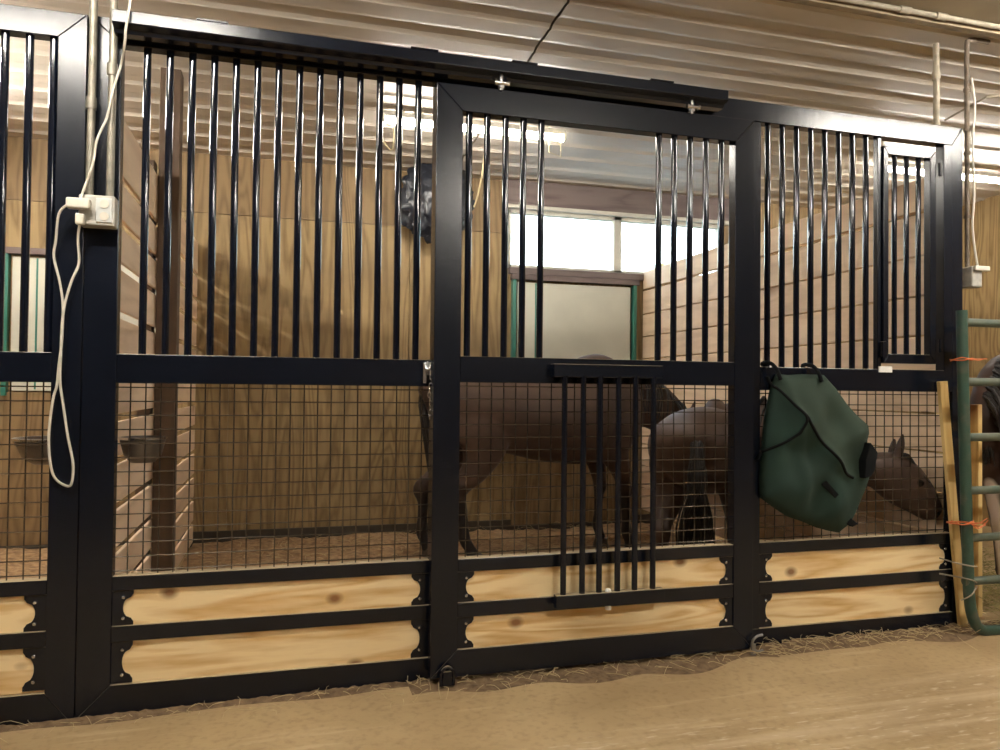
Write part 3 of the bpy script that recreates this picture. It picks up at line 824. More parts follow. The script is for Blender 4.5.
# denser outline
oq = []
for i in range(len(op)):
    a, c = op[i], op[(i + 1) % len(op)]
    for s in range(3): oq.append(a.lerp(c, s / 3))
cen = Vector((2.13, 0, 0.80))
def cord_dist(p, line):
    best = 9
    for a, c in zip(line, line[1:]):
        ab = c - a; t = max(0, min(1, (p - a).dot(ab) / ab.length_squared)); best = min(best, (p - (a + ab * t)).length)
    return best
L1 = [Vector((q.x, 0, q.z)) for q in (at(783, 376, -.12), at(789, 388, -.12), at(803, 415, -.12), at(801, 430, -.12), at(797, 436, -.12), at(781, 449, -.12), at(773, 462, -.12))]
L2 = [Vector((q.x, 0, q.z)) for q in (at(803, 415, -.12), at(818, 436, -.12), at(838, 460, -.12), at(850, 473, -.12), at(860, 479, -.12))]
def bl_depth(p, r):
    base = 0.085 * (1 - r ** 3) ** 0.6
    f = 0.016 * math.sin(p.x * 26 + p.z * 9) * (1 - r * 0.6) + 0.012 * math.sin(p.x * 17 - p.z * 24 + 1.3) + 0.02 * mnoise.noise(p * 7)
    # folds that fall from the two hooks
    f += 0.018 * math.exp(-((p.x - 2.03 - (1.15 - p.z) * 0.15) / 0.03) ** 2)
    cr = 0.020 * math.exp(-(cord_dist(p, L1) / 0.022) ** 2) + 0.016 * math.exp(-(cord_dist(p, L2) / 0.022) ** 2)
    return -0.012 - base - (f * (1 - r ** 4)) - cr * (1 - r ** 6)
b = B()
NR = 22
rows = []
for k in range(1, NR + 1):
    r = k / NR
    row = []
    for p in oq:
        q = cen.lerp(p, r)
        row.append(b.verts.new((q.x, min(bl_depth(q, r), -0.008), q.z)))
    rows.append(row)
c0 = b.verts.new((cen.x, bl_depth(cen, 0), cen.z))
n = len(oq)
for i in range(n): b.faces.new((c0, rows[0][i], rows[0][(i + 1) % n]))
for A, D in zip(rows, rows[1:]):
    for i in range(n):
        j = (i + 1) % n; b.faces.new((A[i], D[i], D[j], A[j]))
back = [b.verts.new((v.co.x, -0.003, v.co.z)) for v in rows[-1]]
for i in range(n):
    j = (i + 1) % n; b.faces.new((rows[-1][i], back[i], back[j], rows[-1][j]))
b.faces.new(back)
# the flap above the crossing seams is more faded than the rest
for f in b.faces:
    c = f.calc_center_median(); q = Vector((c.x, 0, c.z))
    l1 = L1[1].x + (L1[2].x - L1[1].x) * (L1[1].z - q.z) / (L1[1].z - L1[2].z)
    if q.z > L1[2].z: f.material_index = 1 if q.x > l1 else 0
    elif q.z > L2[-1].z:
        for a, d in zip(L2, L2[1:]):
            if a.z >= q.z >= d.z:
                f.material_index = 1 if q.x > a.x + (d.x - a.x) * (a.z - q.z) / (a.z - d.z) else 0
blo = obj('canvas', b, [CANVAS, CANVAS2], bl)
for p_ in blo.data.polygons: p_.use_smooth = True
def on_blanket(q, lift=0.004):
    v = q - cen; best = 1.0
    # radial fraction of q towards the outline
    ang = math.atan2(v.z, v.x)
    for i in range(n):
        a, c = oq[i] - cen, oq[(i + 1) % n] - cen
        den = (c.x - a.x) * math.sin(ang) - (c.z - a.z) * math.cos(ang)
        if abs(den) < 1e-9: continue
        t = (a.z * math.cos(ang) - a.x * math.sin(ang)) / den
        if 0 <= t <= 1:
            e = a.lerp(c, t)
            if e.dot(v) > 0: best = v.length / e.length; break
    return Vector((q.x, min(bl_depth(q, min(best, 1.0)), -0.008) - lift, q.z))
for L_ in (L1, L2):
    b = B(); pts = [on_blanket(q, 0.002) for q in smooth_path(L_, 6)]
    tube(b, pts, 0.0062, 7); obj('piping', b, WEB, bl, smooth=True)
b = B()
q0, q1 = at(827, 483, -.12), at(840, 497, -.12)
dv = Vector((q1.x - q0.x, 0, q1.z - q0.z)).normalized(); nv = Vector((-dv.z, 0, dv.x)) * 0.011
A = [on_blanket(Vector((q0.x, 0, q0.z)) + nv, 0.003), on_blanket(Vector((q1.x, 0, q1.z)) + nv, 0.003), on_blanket(Vector((q1.x, 0, q1.z)) - nv, 0.003), on_blanket(Vector((q0.x, 0, q0.z)) - nv, 0.003)]
hexa(b, A, [p - Vector((0, 0.003, 0)) for p in A]); obj('patch', b, WEB, bl)
b = B()
s0 = [(866, 442), (873, 452), (870, 470), (866, 476), (860, 478), (861, 460)]
sp = [at(x, y, -0.07) for x, y in s0]
prism(b, [(p.x, p.z) for p in sp], -0.10, -0.05); obj('strap', b, WEB, bl, bevel=0.004)
b = B(); sp = [at(x, y, -0.05) for x, y in ((851, 518), (859, 524), (853, 527), (847, 524))]
prism(b, [(p.x, p.z) for p in sp], -0.05, -0.03); obj('strap', b, WEB, bl, bevel=0.003)
for hx, hy in ((774, 368), (815, 370)):
    b = B(); p = at(hx, hy, -0.03)
    tube(b, [(p.x + 0.018, -0.05, p.z - 0.05), (p.x + 0.004, -0.045, p.z - 0.01), (p.x - 0.008, -0.018, p.z + 0.02), (p.x - 0.004, 0.045, p.z + 0.022), (p.x + 0.01, 0.05, p.z + 0.0)], 0.0085, 8, k=5)
    obj('strap', b, WEB, bl, smooth=True)

# ------------------------------------------------------------------ water bowls behind the corner post
def bowl(cx, cy, z, label, k=1.0):
    t = thing('water_bowl', label, 'bowl', (cx, cy, z - 0.1), 'steel water bowls')
    b = B()
    pr_ = [(0.02, -0.088), (0.075, -0.085), (0.115, -0.062), (0.138, -0.02), (0.145, 0.0), (0.158, 0.002), (0.158, -0.006), (0.150, -0.008), (0.146, -0.02), (0.122, -0.068), (0.08, -0.093), (0.02, -0.095)]
    pr_ = [(r * k, q * 0.95) for r, q in pr_]
    lathe(b, pr_[:5] + [], (cx, cy, z), 32, True, False)
    lathe(b, pr_[5:][::1], (cx, cy, z), 32, False, True)
    obj('bowl', b, STEELB, t, smooth=True)
    b = B(); rg = [ring(b, Vector((cx, cy, z)), Vector((1, 0, 0)), Vector((0, 1, 0)), 32, rr, rr) for rr in (0.143 * k, 0.16 * k)]
    for v in b.verts: v.co.z += 0.002
    skin_rings(b, rg, False)
    rg2 = [ring(b, Vector((cx, cy, z - 0.006)), Vector((1, 0, 0)), Vector((0, 1, 0)), 32, rr, rr) for rr in (0.16 * k,)]
    skin_rings(b, [rg[1], rg2[0]], False)
    obj('rim', b, STEEL, t, smooth=True)['label'] = 'bright rolled rim'
bowl(-0.482, 0.16, 0.886, 'steel bowl showing through the mesh just right of the corner post', 0.5)
bowl(-0.775, 0.19, 0.884, 'steel bowl in the left stall just left of the corner post', 0.78)

# ------------------------------------------------------------------ plastic bag on the back wall
b = B()
bmesh.ops.create_icosphere(b, subdivisions=5, radius=1.0)
cB = at(437, 200, 2.50)
for v in b.verts:
    p = v.co.copy()
    d = 1 + 0.18 * mnoise.noise(p * 2.1 + Vector((3, 1, 2))) + 0.22 * abs(mnoise.noise(p * 3.6)) - 0.16 * abs(mnoise.noise(p * 7))
    dent = -0.35 * math.exp(-((p.x - 0.15) ** 2 + (p.z - 0.35) ** 2) / 0.10) if p.y < 0 else 0
    v.co = Vector((cB.x + p.x * 0.255 * d, cB.y + 0.02 + p.y * 0.11 * (d + dent), cB.z + p.z * 0.27 * d + 0.05 * max(0, p.z) ** 3))
bg = thing('plastic_bag', 'crumpled dark plastic bag hanging on the plywood wall behind the door post', 'bag', (cB.x, 2.6, cB.z))
obj('bag', b, BAGM, bg, smooth=True)
b = B(); tube(b, [(cB.x - 0.05, 2.55, cB.z + 0.25), (cB.x - 0.02, 2.6, cB.z + 0.33), (cB.x, 2.645, cB.z + 0.34)], 0.008, 7, k=4)
obj('tie', b, BAGM, bg, smooth=True)

# ------------------------------------------------------------------ horses
def coat_mat(name, body, shade, point, leg_z=None, white=None):
    """bay coat: mottled brown, dark lower legs; optional white face patch given by a box in object space"""
    m = bpy.data.materials.new(name); m.use_nodes = True
    nt = m.node_tree; N = nt.nodes.new; L = nt.links.new
    b = nt.nodes['Principled BSDF']; b.inputs['Roughness'].default_value = 0.55; b.inputs['Specular IOR Level'].default_value = 0.35
    b.inputs['Sheen Weight'].default_value = 0.03
    tc = N('ShaderNodeTexCoord')
    n = N('ShaderNodeTexNoise'); n.inputs['Scale'].default_value = 3.2; n.inputs['Detail'].default_value = 5
    L(tc.outputs['Object'], n.inputs['Vector'])
    r = N('ShaderNodeValToRGB')
    r.color_ramp.elements[0].position = 0.32; r.color_ramp.elements[0].color = (*shade, 1)
    r.color_ramp.elements[1].position = 0.68; r.color_ramp.elements[1].color = (*body, 1)
    L(n.outputs['Fac'], r.inputs[0]); col = r.outputs[0]
    sp = N('ShaderNodeSeparateXYZ'); L(tc.outputs['Object'], sp.inputs[0])
    def mixin(f, c):
        nonlocal col
        x = N('ShaderNodeMix'); x.data_type = 'RGBA'
        L(f, x.inputs['Factor']); L(col, x.inputs['A']); x.inputs['B'].default_value = (*c, 1); col = x.outputs['Result']
    if leg_z:
        mr = N('ShaderNodeMapRange'); mr.inputs['From Min'].default_value = leg_z + 0.08; mr.inputs['From Max'].default_value = leg_z - 0.06
        L(sp.outputs['Z'], mr.inputs['Value']); mixin(mr.outputs[0], point)
    if white:
        wc, wr, axis = white            # capsule: centre, radius, end
        a = Vector(wc); e = Vector(axis); ab = e - a
        sub = N('ShaderNodeVectorMath'); sub.operation = 'SUBTRACT'; L(tc.outputs['Object'], sub.inputs[0]); sub.inputs[1].default_value = a
        dt = N('ShaderNodeVectorMath'); dt.operation = 'DOT_PRODUCT'; L(sub.outputs[0], dt.inputs[0]); dt.inputs[1].default_value = ab / ab.length_squared
        cl = N('ShaderNodeClamp'); L(dt.outputs['Value'], cl.inputs['Value'])
        sc = N('ShaderNodeVectorMath'); sc.operation = 'SCALE'; sc.inputs[0].default_value = ab; L(cl.outputs[0], sc.inputs['Scale'])
        ds = N('ShaderNodeVectorMath'); ds.operation = 'DISTANCE'; L(sub.outputs[0], ds.inputs[0]); L(sc.outputs[0], ds.inputs[1])
        nn = N('ShaderNodeTexNoise'); nn.inputs['Scale'].default_value = 9; L(tc.outputs['Object'], nn.inputs['Vector'])
        ma = N('ShaderNodeMath'); ma.operation = 'MULTIPLY_ADD'; ma.inputs[1].default_value = 0.06; L(nn.outputs['Fac'], ma.inputs[0]); L(ds.outputs['Value'], ma.inputs[2])
        mr = N('ShaderNodeMapRange'); mr.inputs['From Min'].default_value = wr + 0.045; mr.inputs['From Max'].default_value = wr + 0.025
        L(ma.outputs[0], mr.inputs['Value']); mixin(mr.outputs[0], (0.62, 0.56, 0.52))
    L(col, b.inputs['Base Color'])
    n2 = N('ShaderNodeTexNoise'); n2.inputs['Scale'].default_value = 260; L(tc.outputs['Object'], n2.inputs['Vector'])
    bp = N('ShaderNodeBump'); bp.inputs['Strength'].default_value = 0.12; bp.inputs['Distance'].default_value = 0.003
    L(n2.outputs['Fac'], bp.inputs['Height']); L(bp.outputs[0], b.inputs['Normal'])
    return m

def loft(bm, pts, side, n=20, k=4):
    """pts: (centre, half width along side, half height) -> one closed tapering limb"""
    cs = smooth_path([p[0] for p in pts], k)
    def interp(idx):
        ws = smooth_path([Vector((p[1], p[2], 0)) for p in pts], k)
        return ws
    ws = interp(0)
    rings = []
    for i, c in enumerate(cs):
        t = (cs[min(i + 1, len(cs) - 1)] - cs[max(i - 1, 0)]).normalized()
        sd_ = side if isinstance(side, Vector) else side[0].lerp(side[1], i / (len(cs) - 1))
        a = (sd_ - t * sd_.dot(t)).normalized(); bb = t.cross(a)
        rings.append(ring(bm, c, a, bb, n, max(ws[i].x, 0.004), max(ws[i].y, 0.004)))
    skin_rings(bm, rings)

class Horse:
    """local frame: x forward, y to its left, z up, for a pony 1.28 m at the withers; placed and scaled in world"""
    def __init__(self, label, loc, heading, scale, coat):
        self.t = thing('horse', label, 'horse', loc, None)
        self.M = Matrix.Translation(loc) @ Matrix.Rotation(heading, 4, 'Z') @ Matrix.Scale(scale, 4)
        self.R3 = Matrix.Rotation(heading, 3, 'Z')
        self.s = scale; self.coat = coat; self.bm = B()
    def W(self, p): return self.M @ Vector(p)
    def limb(self, pts, side=(0, 1, 0), n=20, k=4, world=False):
        s = self.s
        if world: P = [(Vector(p), a, c) for p, a, c in pts]
        else: P = [(self.W((p[0], p[1] * self.wide(p[0]), p[2])), a * s * self.wide(p[0]), c * s) for p, a, c in pts]
        sd_ = Vector(side) if world else self.R3 @ Vector(side)
        loft(self.bm, P, sd_, n, k)
    def trunk(self):
        self.limb([((-0.735, 0, 0.96), 0.06, 0.08), ((-0.70, 0, 0.97), 0.15, 0.17), ((-0.60, 0, 0.965), 0.225, 0.245), ((-0.42, 0, 0.96), 0.265, 0.285), ((-0.20, 0, 0.925), 0.255, 0.27), ((0.02, 0, 0.895), 0.265, 0.29), ((0.24, 0, 0.89), 0.27, 0.315), ((0.42, 0, 0.915), 0.245, 0.325), ((0.58, 0, 0.93), 0.205, 0.285), ((0.68, 0, 0.93), 0.13, 0.19), ((0.72, 0, 0.93), 0.06, 0.09)], n=28, k=4)
        self.limb([((0.12, 0, 1.13), 0.05, 0.04), ((0.30, 0, 1.185), 0.085, 0.085), ((0.44, 0, 1.20), 0.08, 0.09), ((0.58, 0, 1.15), 0.06, 0.06)])     # withers
        for s in (-1, 1):    # rounded haunches
            self.limb([((-0.63, s * 0.10, 0.98), 0.09, 0.13), ((-0.50, s * 0.13, 0.98), 0.13, 0.19), ((-0.34, s * 0.13, 0.94), 0.12, 0.19), ((-0.22, s * 0.12, 0.88), 0.08, 0.12)])
    def hind(self, s, hx, hy, hoof_part=True):
        d = hx + 0.50
        y = hy
        self.limb([((-0.50, s * 0.12, 1.02), 0.10, 0.17), ((-0.43, s * 0.145, 0.86), 0.115, 0.20), ((-0.40 + d * .15, s * 0.15, 0.72), 0.092, 0.155), ((-0.46 + d * .4, (s * 0.15 + y) / 2, 0.58), 0.062, 0.095), ((-0.56 + d * .6, y, 0.475), 0.043, 0.062), ((-0.595 + d * .75, y, 0.42), 0.043, 0.058), ((-0.575 + d * .8, y, 0.35), 0.033, 0.04), ((-0.565 + d * .9, y, 0.24), 0.028, 0.033), ((-0.56 + d * .95, y, 0.155), 0.034, 0.038), ((-0.53 + d, y, 0.095), 0.030, 0.034), ((-0.505 + d, y, 0.05), 0.042, 0.045), ((-0.50 + d, y, 0.045), 0.030, 0.03)])
        self.hoof(-0.495 + d, y)
    def fore(self, s, hx, hy):
        d = hx - 0.49
        y = hy
        self.limb([((0.52, s * 0.12, 0.98), 0.07, 0.13), ((0.50, s * 0.145, 0.84), 0.092, 0.16), ((0.45 + d * .1, s * 0.15, 0.70), 0.078, 0.115), ((0.47 + d * .35, (s * 0.15 + y) / 2, 0.57), 0.058, 0.070), ((0.485 + d * .6, y, 0.455), 0.043, 0.048), ((0.49 + d * .65, y, 0.41), 0.044, 0.048), ((0.48 + d * .7, y, 0.35), 0.031, 0.034), ((0.475 + d * .85, y, 0.24), 0.027, 0.030), ((0.47 + d * .95, y, 0.155), 0.034, 0.037), ((0.485 + d, y, 0.095), 0.029, 0.032), ((0.495 + d, y, 0.05), 0.042, 0.045), ((0.50 + d, y, 0.045), 0.030, 0.03)])
        self.hoof(0.495 + d, y)
    hooves = None
    kw = 1.0        # breadth of the hindquarters
    def wide(self, x): return 1 + (self.kw - 1) * max(0.0, min(1.0, (0.15 - x) / 0.5))
    def hoof(self, x, y):
        if self.hooves is None: self.hooves = []
        b = B()
        c = self.W((x, y * self.wide(x), 0)); s = self.s
        lathe(b, [(0.055 * s, 0.0), (0.055 * s, 0.008 * s), (0.043 * s, 0.06 * s), (0.03 * s, 0.066 * s)], c, 16)
        self.hooves.append(b)
    def ear(self, base, tip, side, w=0.028):
        base = Vector(base); tip = Vector(tip)
        mid = base.lerp(tip, 0.45)
        loft(self.bm, [(base, w * 0.75, w * 0.6), (mid, w, w * 0.55), (base.lerp(tip, 0.8), w * 0.55, w * 0.4), (tip, 0.006, 0.006)], Vector(side), 12, 3)
    def done(self, eyes=(), voxel=0.012):
        body = obj('body', self.bm, self.coat, self.t)
        rm = body.modifiers.new('remesh', 'REMESH'); rm.mode = 'VOXEL'; rm.voxel_size = voxel; rm.use_smooth_shade = True
        sm = body.modifiers.new('smooth', 'SMOOTH'); sm.factor = 0.5; sm.iterations = 5
        for b in self.hooves or []: obj('hoof', b, HOOFM, self.t, smooth=True)
        for e in eyes:
            b = B(); bmesh.ops.create_uvsphere(b, u_segments=14, v_segments=10, radius=0.02 * self.s + 0.002); bmesh.ops.translate(b, vec=Vector(e), verts=b.verts)
            obj('eye', b, EYEM, self.t, smooth=True)
        return self.t

def hair(parent, name, root_pts, drop_fn, m=MANEM, n=40, r=0.010, seed=1):
    """many tapering locks along a root line"""
    rr = random.Random(seed); b = B()
    roots = smooth_path(root_pts, 12)
    for i in range(n):
        p = roots[int(rr.random() * (len(roots) - 1))] + Vector((rr.uniform(-.01, .01), rr.uniform(-.01, .01), rr.uniform(-.004, .008)))
        tube(b, [p] + drop_fn(p, rr), r * rr.uniform(0.7, 1.2), 6, k=3, r_end=r * 0.25)
    return obj(name, b, m, parent, smooth=True)

BAY = coat_mat('dark_bay_coat', (0.095, 0.054, 0.036), (0.050, 0.029, 0.021), (0.012, 0.009, 0.008), 0.42)
FOALC = coat_mat('brown_pony_coat', (0.085, 0.047, 0.030), (0.046, 0.025, 0.017), (0.02, 0.012, 0.009), 0.20)

# --- the bay horse standing side-on at the back, head lowered to the right
h = Horse('dark bay horse standing side-on at the back of the stall behind the wire mesh', (1.535, 1.74, 0.03), 0.0, 0.985, BAY)
h.trunk()
h.hind(-1, -0.44, -0.14); h.hind(1, -0.66, 0.15)
h.fore(-1, 0.58, -0.15); h.fore(1, 0.50, 0.14)
h.limb([((0.44, 0, 1.02), 0.15, 0.25), ((0.62, 0, 1.02), 0.125, 0.215), ((0.80, 0.0, 0.965), 0.095, 0.165), ((0.96, 0.01, 0.86), 0.08, 0.135), ((1.06, 0.02, 0.78), 0.072, 0.115)])
h.limb([((1.03, 0.02, 0.86), 0.05, 0.06), ((1.09, 0.02, 0.80), 0.085, 0.11), ((1.12, 0.02, 0.69), 0.085, 0.115), ((1.14, 0.02, 0.57), 0.065, 0.085), ((1.15, 0.02, 0.46), 0.052, 0.065), ((1.15, 0.02, 0.38), 0.055, 0.062), ((1.15, 0.02, 0.335), 0.03, 0.035)])
for s in (-1, 1): h.ear(h.W((1.07, 0.02 + s * 0.055, 0.88)), h.W((1.10, 0.02 + s * 0.075, 1.0)), h.R3 @ Vector((0, 1, 0)))
t = h.done([h.W((1.145, 0.02 + s * 0.078, 0.71)) for s in (-1, 1)])
hair(t, 'mane', [h.W(p) for p in ((0.52, -0.01, 1.24), (0.75, -0.01, 1.15), (0.95, 0.0, 1.0), (1.05, 0.02, 0.91))], lambda p, q: [p + Vector((q.uniform(0, .03), -0.06 - q.uniform(0, .04), -0.03)), p + Vector((q.uniform(0, .04), -0.13, -0.12)), p + Vector((q.uniform(-.02, .04), -0.14, -0.24 - q.uniform(0, .06)))], n=50, r=0.011)
hair(t, 'tail', [h.W((-0.72, -0.02, 1.06)), h.W((-0.73, 0.02, 1.04))], lambda p, q: [p + Vector((-0.02, q.uniform(-.03, .03), -0.10)), p + Vector((0.05 + q.uniform(-.02, .02), q.uniform(-.03, .03), -0.42)), p + Vector((0.08 + q.uniform(-.03, .03), q.uniform(-.04, .04), -0.72))], n=50, r=0.012, seed=3)

# --- smaller brown pony near the front, rump towards the camera, head turned round to the right corner
A_ = R(53)
h = Horse('smaller brown pony with its rump to the door and head behind the green blanket', (2.31, 1.0, 0.02), A_, 0.78, FOALC)
h.kw = 1.38
h.trunk()
h.hind(-1, -0.46, -0.16); h.hind(1, -0.58, 0.17)
h.fore(-1, 0.44, -0.15); h.fore(1, 0.54, 0.13)
w0 = h.W((0.46, 0.0, 1.02)); w1 = h.W((0.62, -0.04, 1.04))
h.limb([(w0, 0.115, 0.19), (w1, 0.10, 0.165), (Vector((2.74, 1.12, 0.88)), 0.085, 0.14), (Vector((2.77, 0.80, 0.80)), 0.075, 0.118), (Vector((2.70, 0.48, 0.745)), 0.068, 0.105), (Vector((2.60, 0.24, 0.715)), 0.062, 0.088), (Vector((2.66, 0.16, 0.715)), 0.055, 0.08)], side=(0.85, 0.2, 0.0), world=True)
hs = Vector((0.05, -1, 0.05))
h.limb([(Vector((2.60, 0.16, 0.725)), 0.05, 0.055), (Vector((2.655, 0.15, 0.715)), 0.066, 0.080), (Vector((2.725, 0.14, 0.692)), 0.072, 0.106), (Vector((2.800, 0.125, 0.650)), 0.064, 0.118), (Vector((2.872, 0.112, 0.592)), 0.052, 0.100), (Vector((2.925, 0.105, 0.537)), 0.046, 0.074), (Vector((2.952, 0.102, 0.505)), 0.043, 0.052), (Vector((2.964, 0.10, 0.488)), 0.022, 0.025)], side=hs, world=True)
h.ear((2.752, 0.105, 0.765), (2.778, 0.098, 0.885), (1, 0.3, 0), 0.030)
h.ear((2.79, 0.185, 0.760), (2.822, 0.195, 0.858), (1, 0.3, 0), 0.028)
t = h.done([Vector((2.842, 0.066, 0.655)), Vector((2.85, 0.175, 0.655))], voxel=0.010)
obj('nostril', (lambda b: (bmesh.ops.create_uvsphere(b, u_segments=10, v_segments=8, radius=0.011), bmesh.ops.translate(b, vec=Vector((2.942, 0.064, 0.51)), verts=b.verts), b)[-1])(B()), EYEM, t, smooth=True)
hair(t, 'mane', [Vector((2.75, 1.12, 1.02)), Vector((2.78, 0.80, 0.92)), Vector((2.71, 0.48, 0.85)), Vector((2.66, 0.26, 0.80))], lambda p, q: [p + Vector((-.03, -.03, 0.01)), p + Vector((-.07, -.02, -.05)), p + Vector((-.085, -.02, -.12 - q.uniform(0, .03)))], n=40, r=0.010, seed=5)
hair(t, 'forelock', [Vector((2.775, 0.11, 0.775)), Vector((2.785, 0.17, 0.775))], lambda p, q: [p + Vector((.035, -.01, 0.0)), p + Vector((.07 + q.uniform(-.01, .01), -.015, -.05)), p + Vector((.11 + q.uniform(-.02, .02), -.03 + q.uniform(-.02, .02), -.12))], n=16, r=0.009, seed=6)
tb = h.W((-0.72, 0.0, 1.04))
bk = h.R3 @ Vector((-1, 0, 0)); lf = h.R3 @ Vector((0, 1, 0))
hair(t, 'tail', [tb + lf * 0.015, tb - lf * 0.015], lambda p, q: [p + bk * 0.04 + Vector((0, 0, -0.05)), p + bk * 0.05 + lf * q.uniform(-.03, .03) + Vector((0, 0, -0.22)), p + bk * (0.03 + q.uniform(-.03, .03)) + lf * q.uniform(-.085, .085) + Vector((0, 0, -0.45)), p + bk * 0.02 + lf * q.uniform(-.08, .08) + Vector((0, 0, -0.66 - q.uniform(0, .06)))], n=70, r=0.013, seed=4)

# --- horse behind the green gate with a white face, head down to the hay
WHC = coat_mat('dark_brown_coat_white_face', (0.05, 0.022, 0.013), (0.022, 0.011, 0.008), (0.012, 0.009, 0.008), 0.42, white=((-1.205, -0.19, 0.60), 0.028, (-1.15, -0.22, 0.10)))
h = Horse('dark brown horse with a white face reaching down behind the green gate', (4.74, 0.50, 0.0), math.pi, 1.0, WHC)
h.trunk()
h.hind(-1, -0.5, -0.15); h.hind(1, -0.56, 0.15); h.fore(-1, 0.50, -0.14); h.fore(1, 0.42, 0.14)
h.limb([((0.44, 0, 1.05), 0.15, 0.25), ((0.72, 0.04, 1.13), 0.125, 0.20), ((1.00, 0.10, 1.13), 0.10, 0.155), ((1.13, 0.14, 0.97), 0.088, 0.135), ((1.11, 0.17, 0.80), 0.078, 0.115)])
h.limb([((1.06, 0.165, 0.86), 0.055, 0.07), ((1.09, 0.17, 0.77), 0.088, 0.105), ((1.105, 0.18, 0.64), 0.09, 0.115), ((1.105, 0.185, 0.49), 0.072, 0.092), ((1.10, 0.19, 0.34), 0.058, 0.07), ((1.095, 0.195, 0.20), 0.056, 0.062), ((1.09, 0.195, 0.13), 0.056, 0.058), ((1.09, 0.195, 0.095), 0.03, 0.03)])
for s in (-1, 1): h.ear(h.W((1.10, 0.17 + s * 0.055, 0.88)), h.W((1.15, 0.17 + s * 0.08, 0.98)), Vector((0, 1, 0)))
t = h.done([h.W((1.13, 0.18 + s * 0.085, 0.66)) for s in (-1, 1)])
hair(t, 'mane', [h.W(p) for p in ((0.55, 0.02, 1.29), (0.78, 0.06, 1.29), (1.06, 0.11, 1.25), (1.20, 0.14, 1.06), (1.17, 0.165, 0.93))], lambda p, q: [p + Vector((-.02, -.07, -.02)), p + Vector((q.uniform(-.04, .02), -.13, -.12)), p + Vector((q.uniform(-.03, .03), -.14, -.30 - q.uniform(0, .10)))], n=70, r=0.012, seed=8)
hair(t, 'forelock', [h.W((1.12, 0.15, 0.90)), h.W((1.12, 0.19, 0.90))], lambda p, q: [p + Vector((-.05, q.uniform(-.02, .02), -.02)), p + Vector((-.09, q.uniform(-.03, .03), -.10)), p + Vector((-.085, q.uniform(-.04, .04), -.20))], n=20, r=0.010, seed=9)
hair(t, 'tail', [h.W((-0.72, -0.02, 1.06)), h.W((-0.73, 0.02, 1.04))], lambda p, q: [p + Vector((0.0, 0, -0.10)), p + Vector((-0.03, q.uniform(-.06, .06), -0.45)), p + Vector((-0.05, q.uniform(-.06, .06), -0.80))], n=40, r=0.013, seed=3)
b = B()
for s in (-1, 1):
    b = B(); c = h.W((1.10, 0.195 + s * 0.05, 0.145)); lathe(b, [(0.012, -0.012), (0.014, 0), (0.012, 0.012)], c, 10, axis='Y'); obj('nostril', b, EYEM, t, smooth=True)

# ------------------------------------------------------------------ bedding, soil, straw and hay
def bed(x0, x1, y0, y1, base, amp, nu, nv, seed):
    sv = Vector((seed * 3.1, seed * 1.7, 0))
    def f(u, v):
        x, y = x0 + (x1 - x0) * u, y0 + (y1 - y0) * v
        z = base + amp * mnoise.noise(Vector((x * 2.2, y * 2.2, 0)) + sv) + amp * 0.5 * mnoise.noise(Vector((x * 9, y * 9, 0)) + sv) + amp * 0.3 * mnoise.noise(Vector((x * 25, y * 25, 0)) + sv)
        return (x, y, max(z, 0.004))
    return uv_free_grid(f, nu, nv)
tag(obj('stall_bedding', bed(-0.56, 2.96, 0.07, YB - 0.03, 0.035, 0.028, 180, 140, 1), BEDM, loc=(1.2, 1.3, 0)), 'brown shavings bedding over the stall floor behind the kickboards', 'bedding', kind='stuff')
tag(obj('stall_bedding', bed(-2.6, -0.62, 0.07, YB - 0.03, 0.04, 0.025, 100, 120, 2), BEDM, loc=(-1.5, 1.3, 0)), 'brown shavings bedding in the neighbouring left stall', 'bedding', kind='stuff')

def blades(n, fx, fy, fz, length, wdt, seed, flat=0.3):
    rr = random.Random(seed); b = B()
    for i in range(n):
        c = Vector((fx(rr), fy(rr), 0)); c.z = fz(rr)
        a = rr.uniform(0, 2 * math.pi); l = rr.uniform(*length); tilt = rr.uniform(-flat, flat)
        d = Vector((math.cos(a), math.sin(a), tilt)).normalized() * l / 2
        bend = Vector((rr.uniform(-.2, .2) * l, rr.uniform(-.2, .2) * l, rr.uniform(0, .15) * l))
        p0, p1, p2 = c - d, c + bend, c + d
        g = zfloor(c.x)
        for p in (p0, p1, p2): p.z = g + max(p.z, 0.003)
        tube(b, [p0, p1, p2], wdt * rr.uniform(0.6, 1.2), 4, k=2)
    return b
# soil that has drifted against the foot of the front
def soil(x0, x1, yc, wid, hgt, nu, nv, seed):
    sv = Vector((seed, 2 * seed, 0))
    def f(u, v):
        x = x0 + (x1 - x0) * u
        ww = wid * (0.75 + 0.6 * mnoise.noise(Vector((x * 3, seed, 0))))
        y = -0.0 + yc - ww * v
        e = math.sin(math.pi * min(1, u * 8)) if u < 1 / 16 else (math.sin(math.pi * min(1, (1 - u) * 8)) if u > 15 / 16 else 1)
        z = hgt * (1 - v) ** 1.2 * (1 + 0.9 * mnoise.noise(Vector((x * 12, y * 12, 0)) + sv)) * e + 0.006 * mnoise.noise(Vector((x * 45, y * 45, 1)) + sv) * (1 - v)
        return (x, y, zfloor(x) + max(z, -0.004 if v > 0.95 else 0.001))
    return uv_free_grid(f, nu, nv)
tag(obj('loose_soil', soil(0.45, 1.95, -0.005, 0.20, 0.013, 220, 26, 3), SOIL, loc=(1.2, -0.1, 0)), 'loose brown soil under the sliding door', 'soil', kind='stuff')
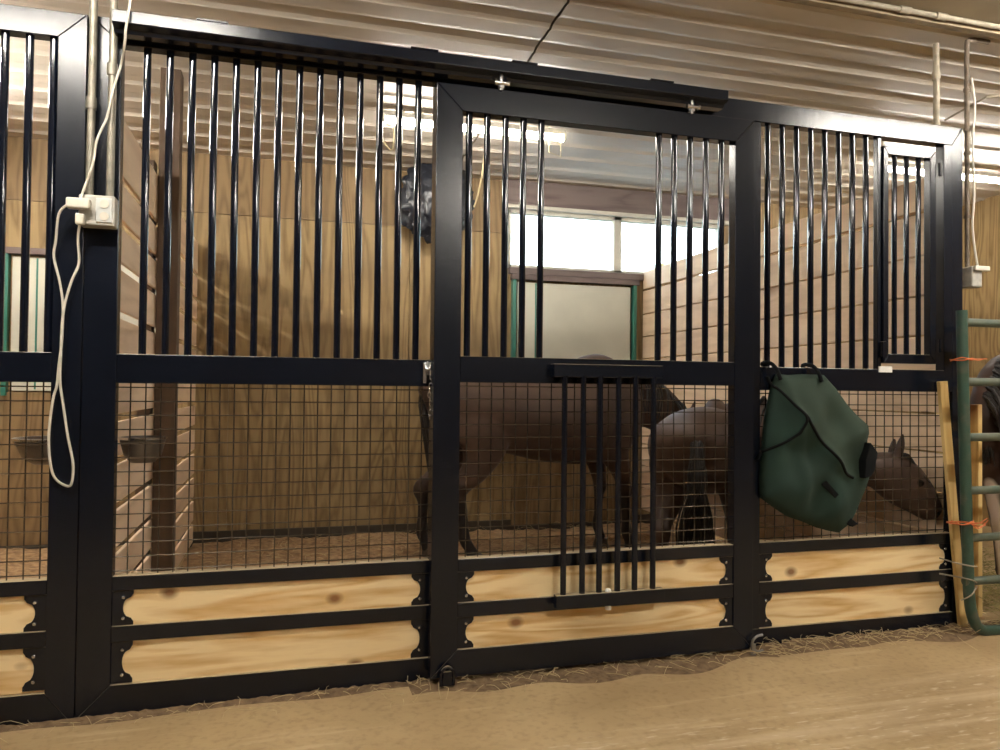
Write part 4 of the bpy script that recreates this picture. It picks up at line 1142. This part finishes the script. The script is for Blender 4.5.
tag(obj('loose_soil', soil(-2.0, 0.50, -0.002, 0.055, 0.008, 220, 16, 5), SOIL, loc=(-0.6, -0.1, 0)), 'thin line of soil along the foot of the left panels', 'soil', kind='stuff')
tag(obj('loose_soil', soil(1.90, 3.6, -0.002, 0.15, 0.014, 200, 22, 8), SOIL, loc=(2.7, -0.1, 0)), 'soil and chaff along the foot of the right panel and gate', 'soil', kind='stuff')
tag(obj('straw', blades(170, lambda r: r.uniform(0.35, 2.0), lambda r: -0.01 - abs(r.gauss(0.07, 0.07)), lambda r: 0.012 + abs(r.gauss(0, .006)), (0.02, 0.10), 0.0012, 11), STRAW, loc=(1.2, -0.1, 0)), 'scattered straw on the soil below the sliding door', 'straw', kind='stuff')
tag(obj('straw', blades(240, lambda r: r.uniform(1.9, 3.35), lambda r: -0.01 - abs(r.gauss(0.05, 0.07)), lambda r: 0.014 + abs(r.gauss(0, .008)), (0.02, 0.11), 0.0012, 12), STRAW, loc=(2.7, -0.1, 0)), 'scattered straw at the foot of the right panel and the gate', 'straw', kind='stuff')
tag(obj('straw', blades(70, lambda r: r.uniform(-1.2, 0.45), lambda r: -0.01 - abs(r.gauss(0.03, 0.05)), lambda r: 0.008 + abs(r.gauss(0, .004)), (0.02, 0.10), 0.001, 13), STRAW, loc=(-0.3, -0.1, 0)), 'few straws along the foot of the left panel', 'straw', kind='stuff')
tag(obj('straw', blades(900, lambda r: r.uniform(-0.5, 2.9), lambda r: r.uniform(0.1, 2.6), lambda r: 0.055 + abs(r.gauss(0, .01)), (0.03, 0.12), 0.0016, 14), STRAW, loc=(1.2, 1.3, 0)), 'straw lying on the brown bedding inside the stall', 'straw', kind='stuff')
tag(obj('hay', blades(1300, lambda r: r.uniform(3.12, 4.3), lambda r: r.uniform(0.1, 0.9), lambda r: abs(r.gauss(0.02, .05)), (0.05, 0.2), 0.0016, 15, 0.6), HAY, loc=(3.6, 0.4, 0)), 'green hay on the floor behind the gate under the white-faced horse', 'hay', kind='stuff')
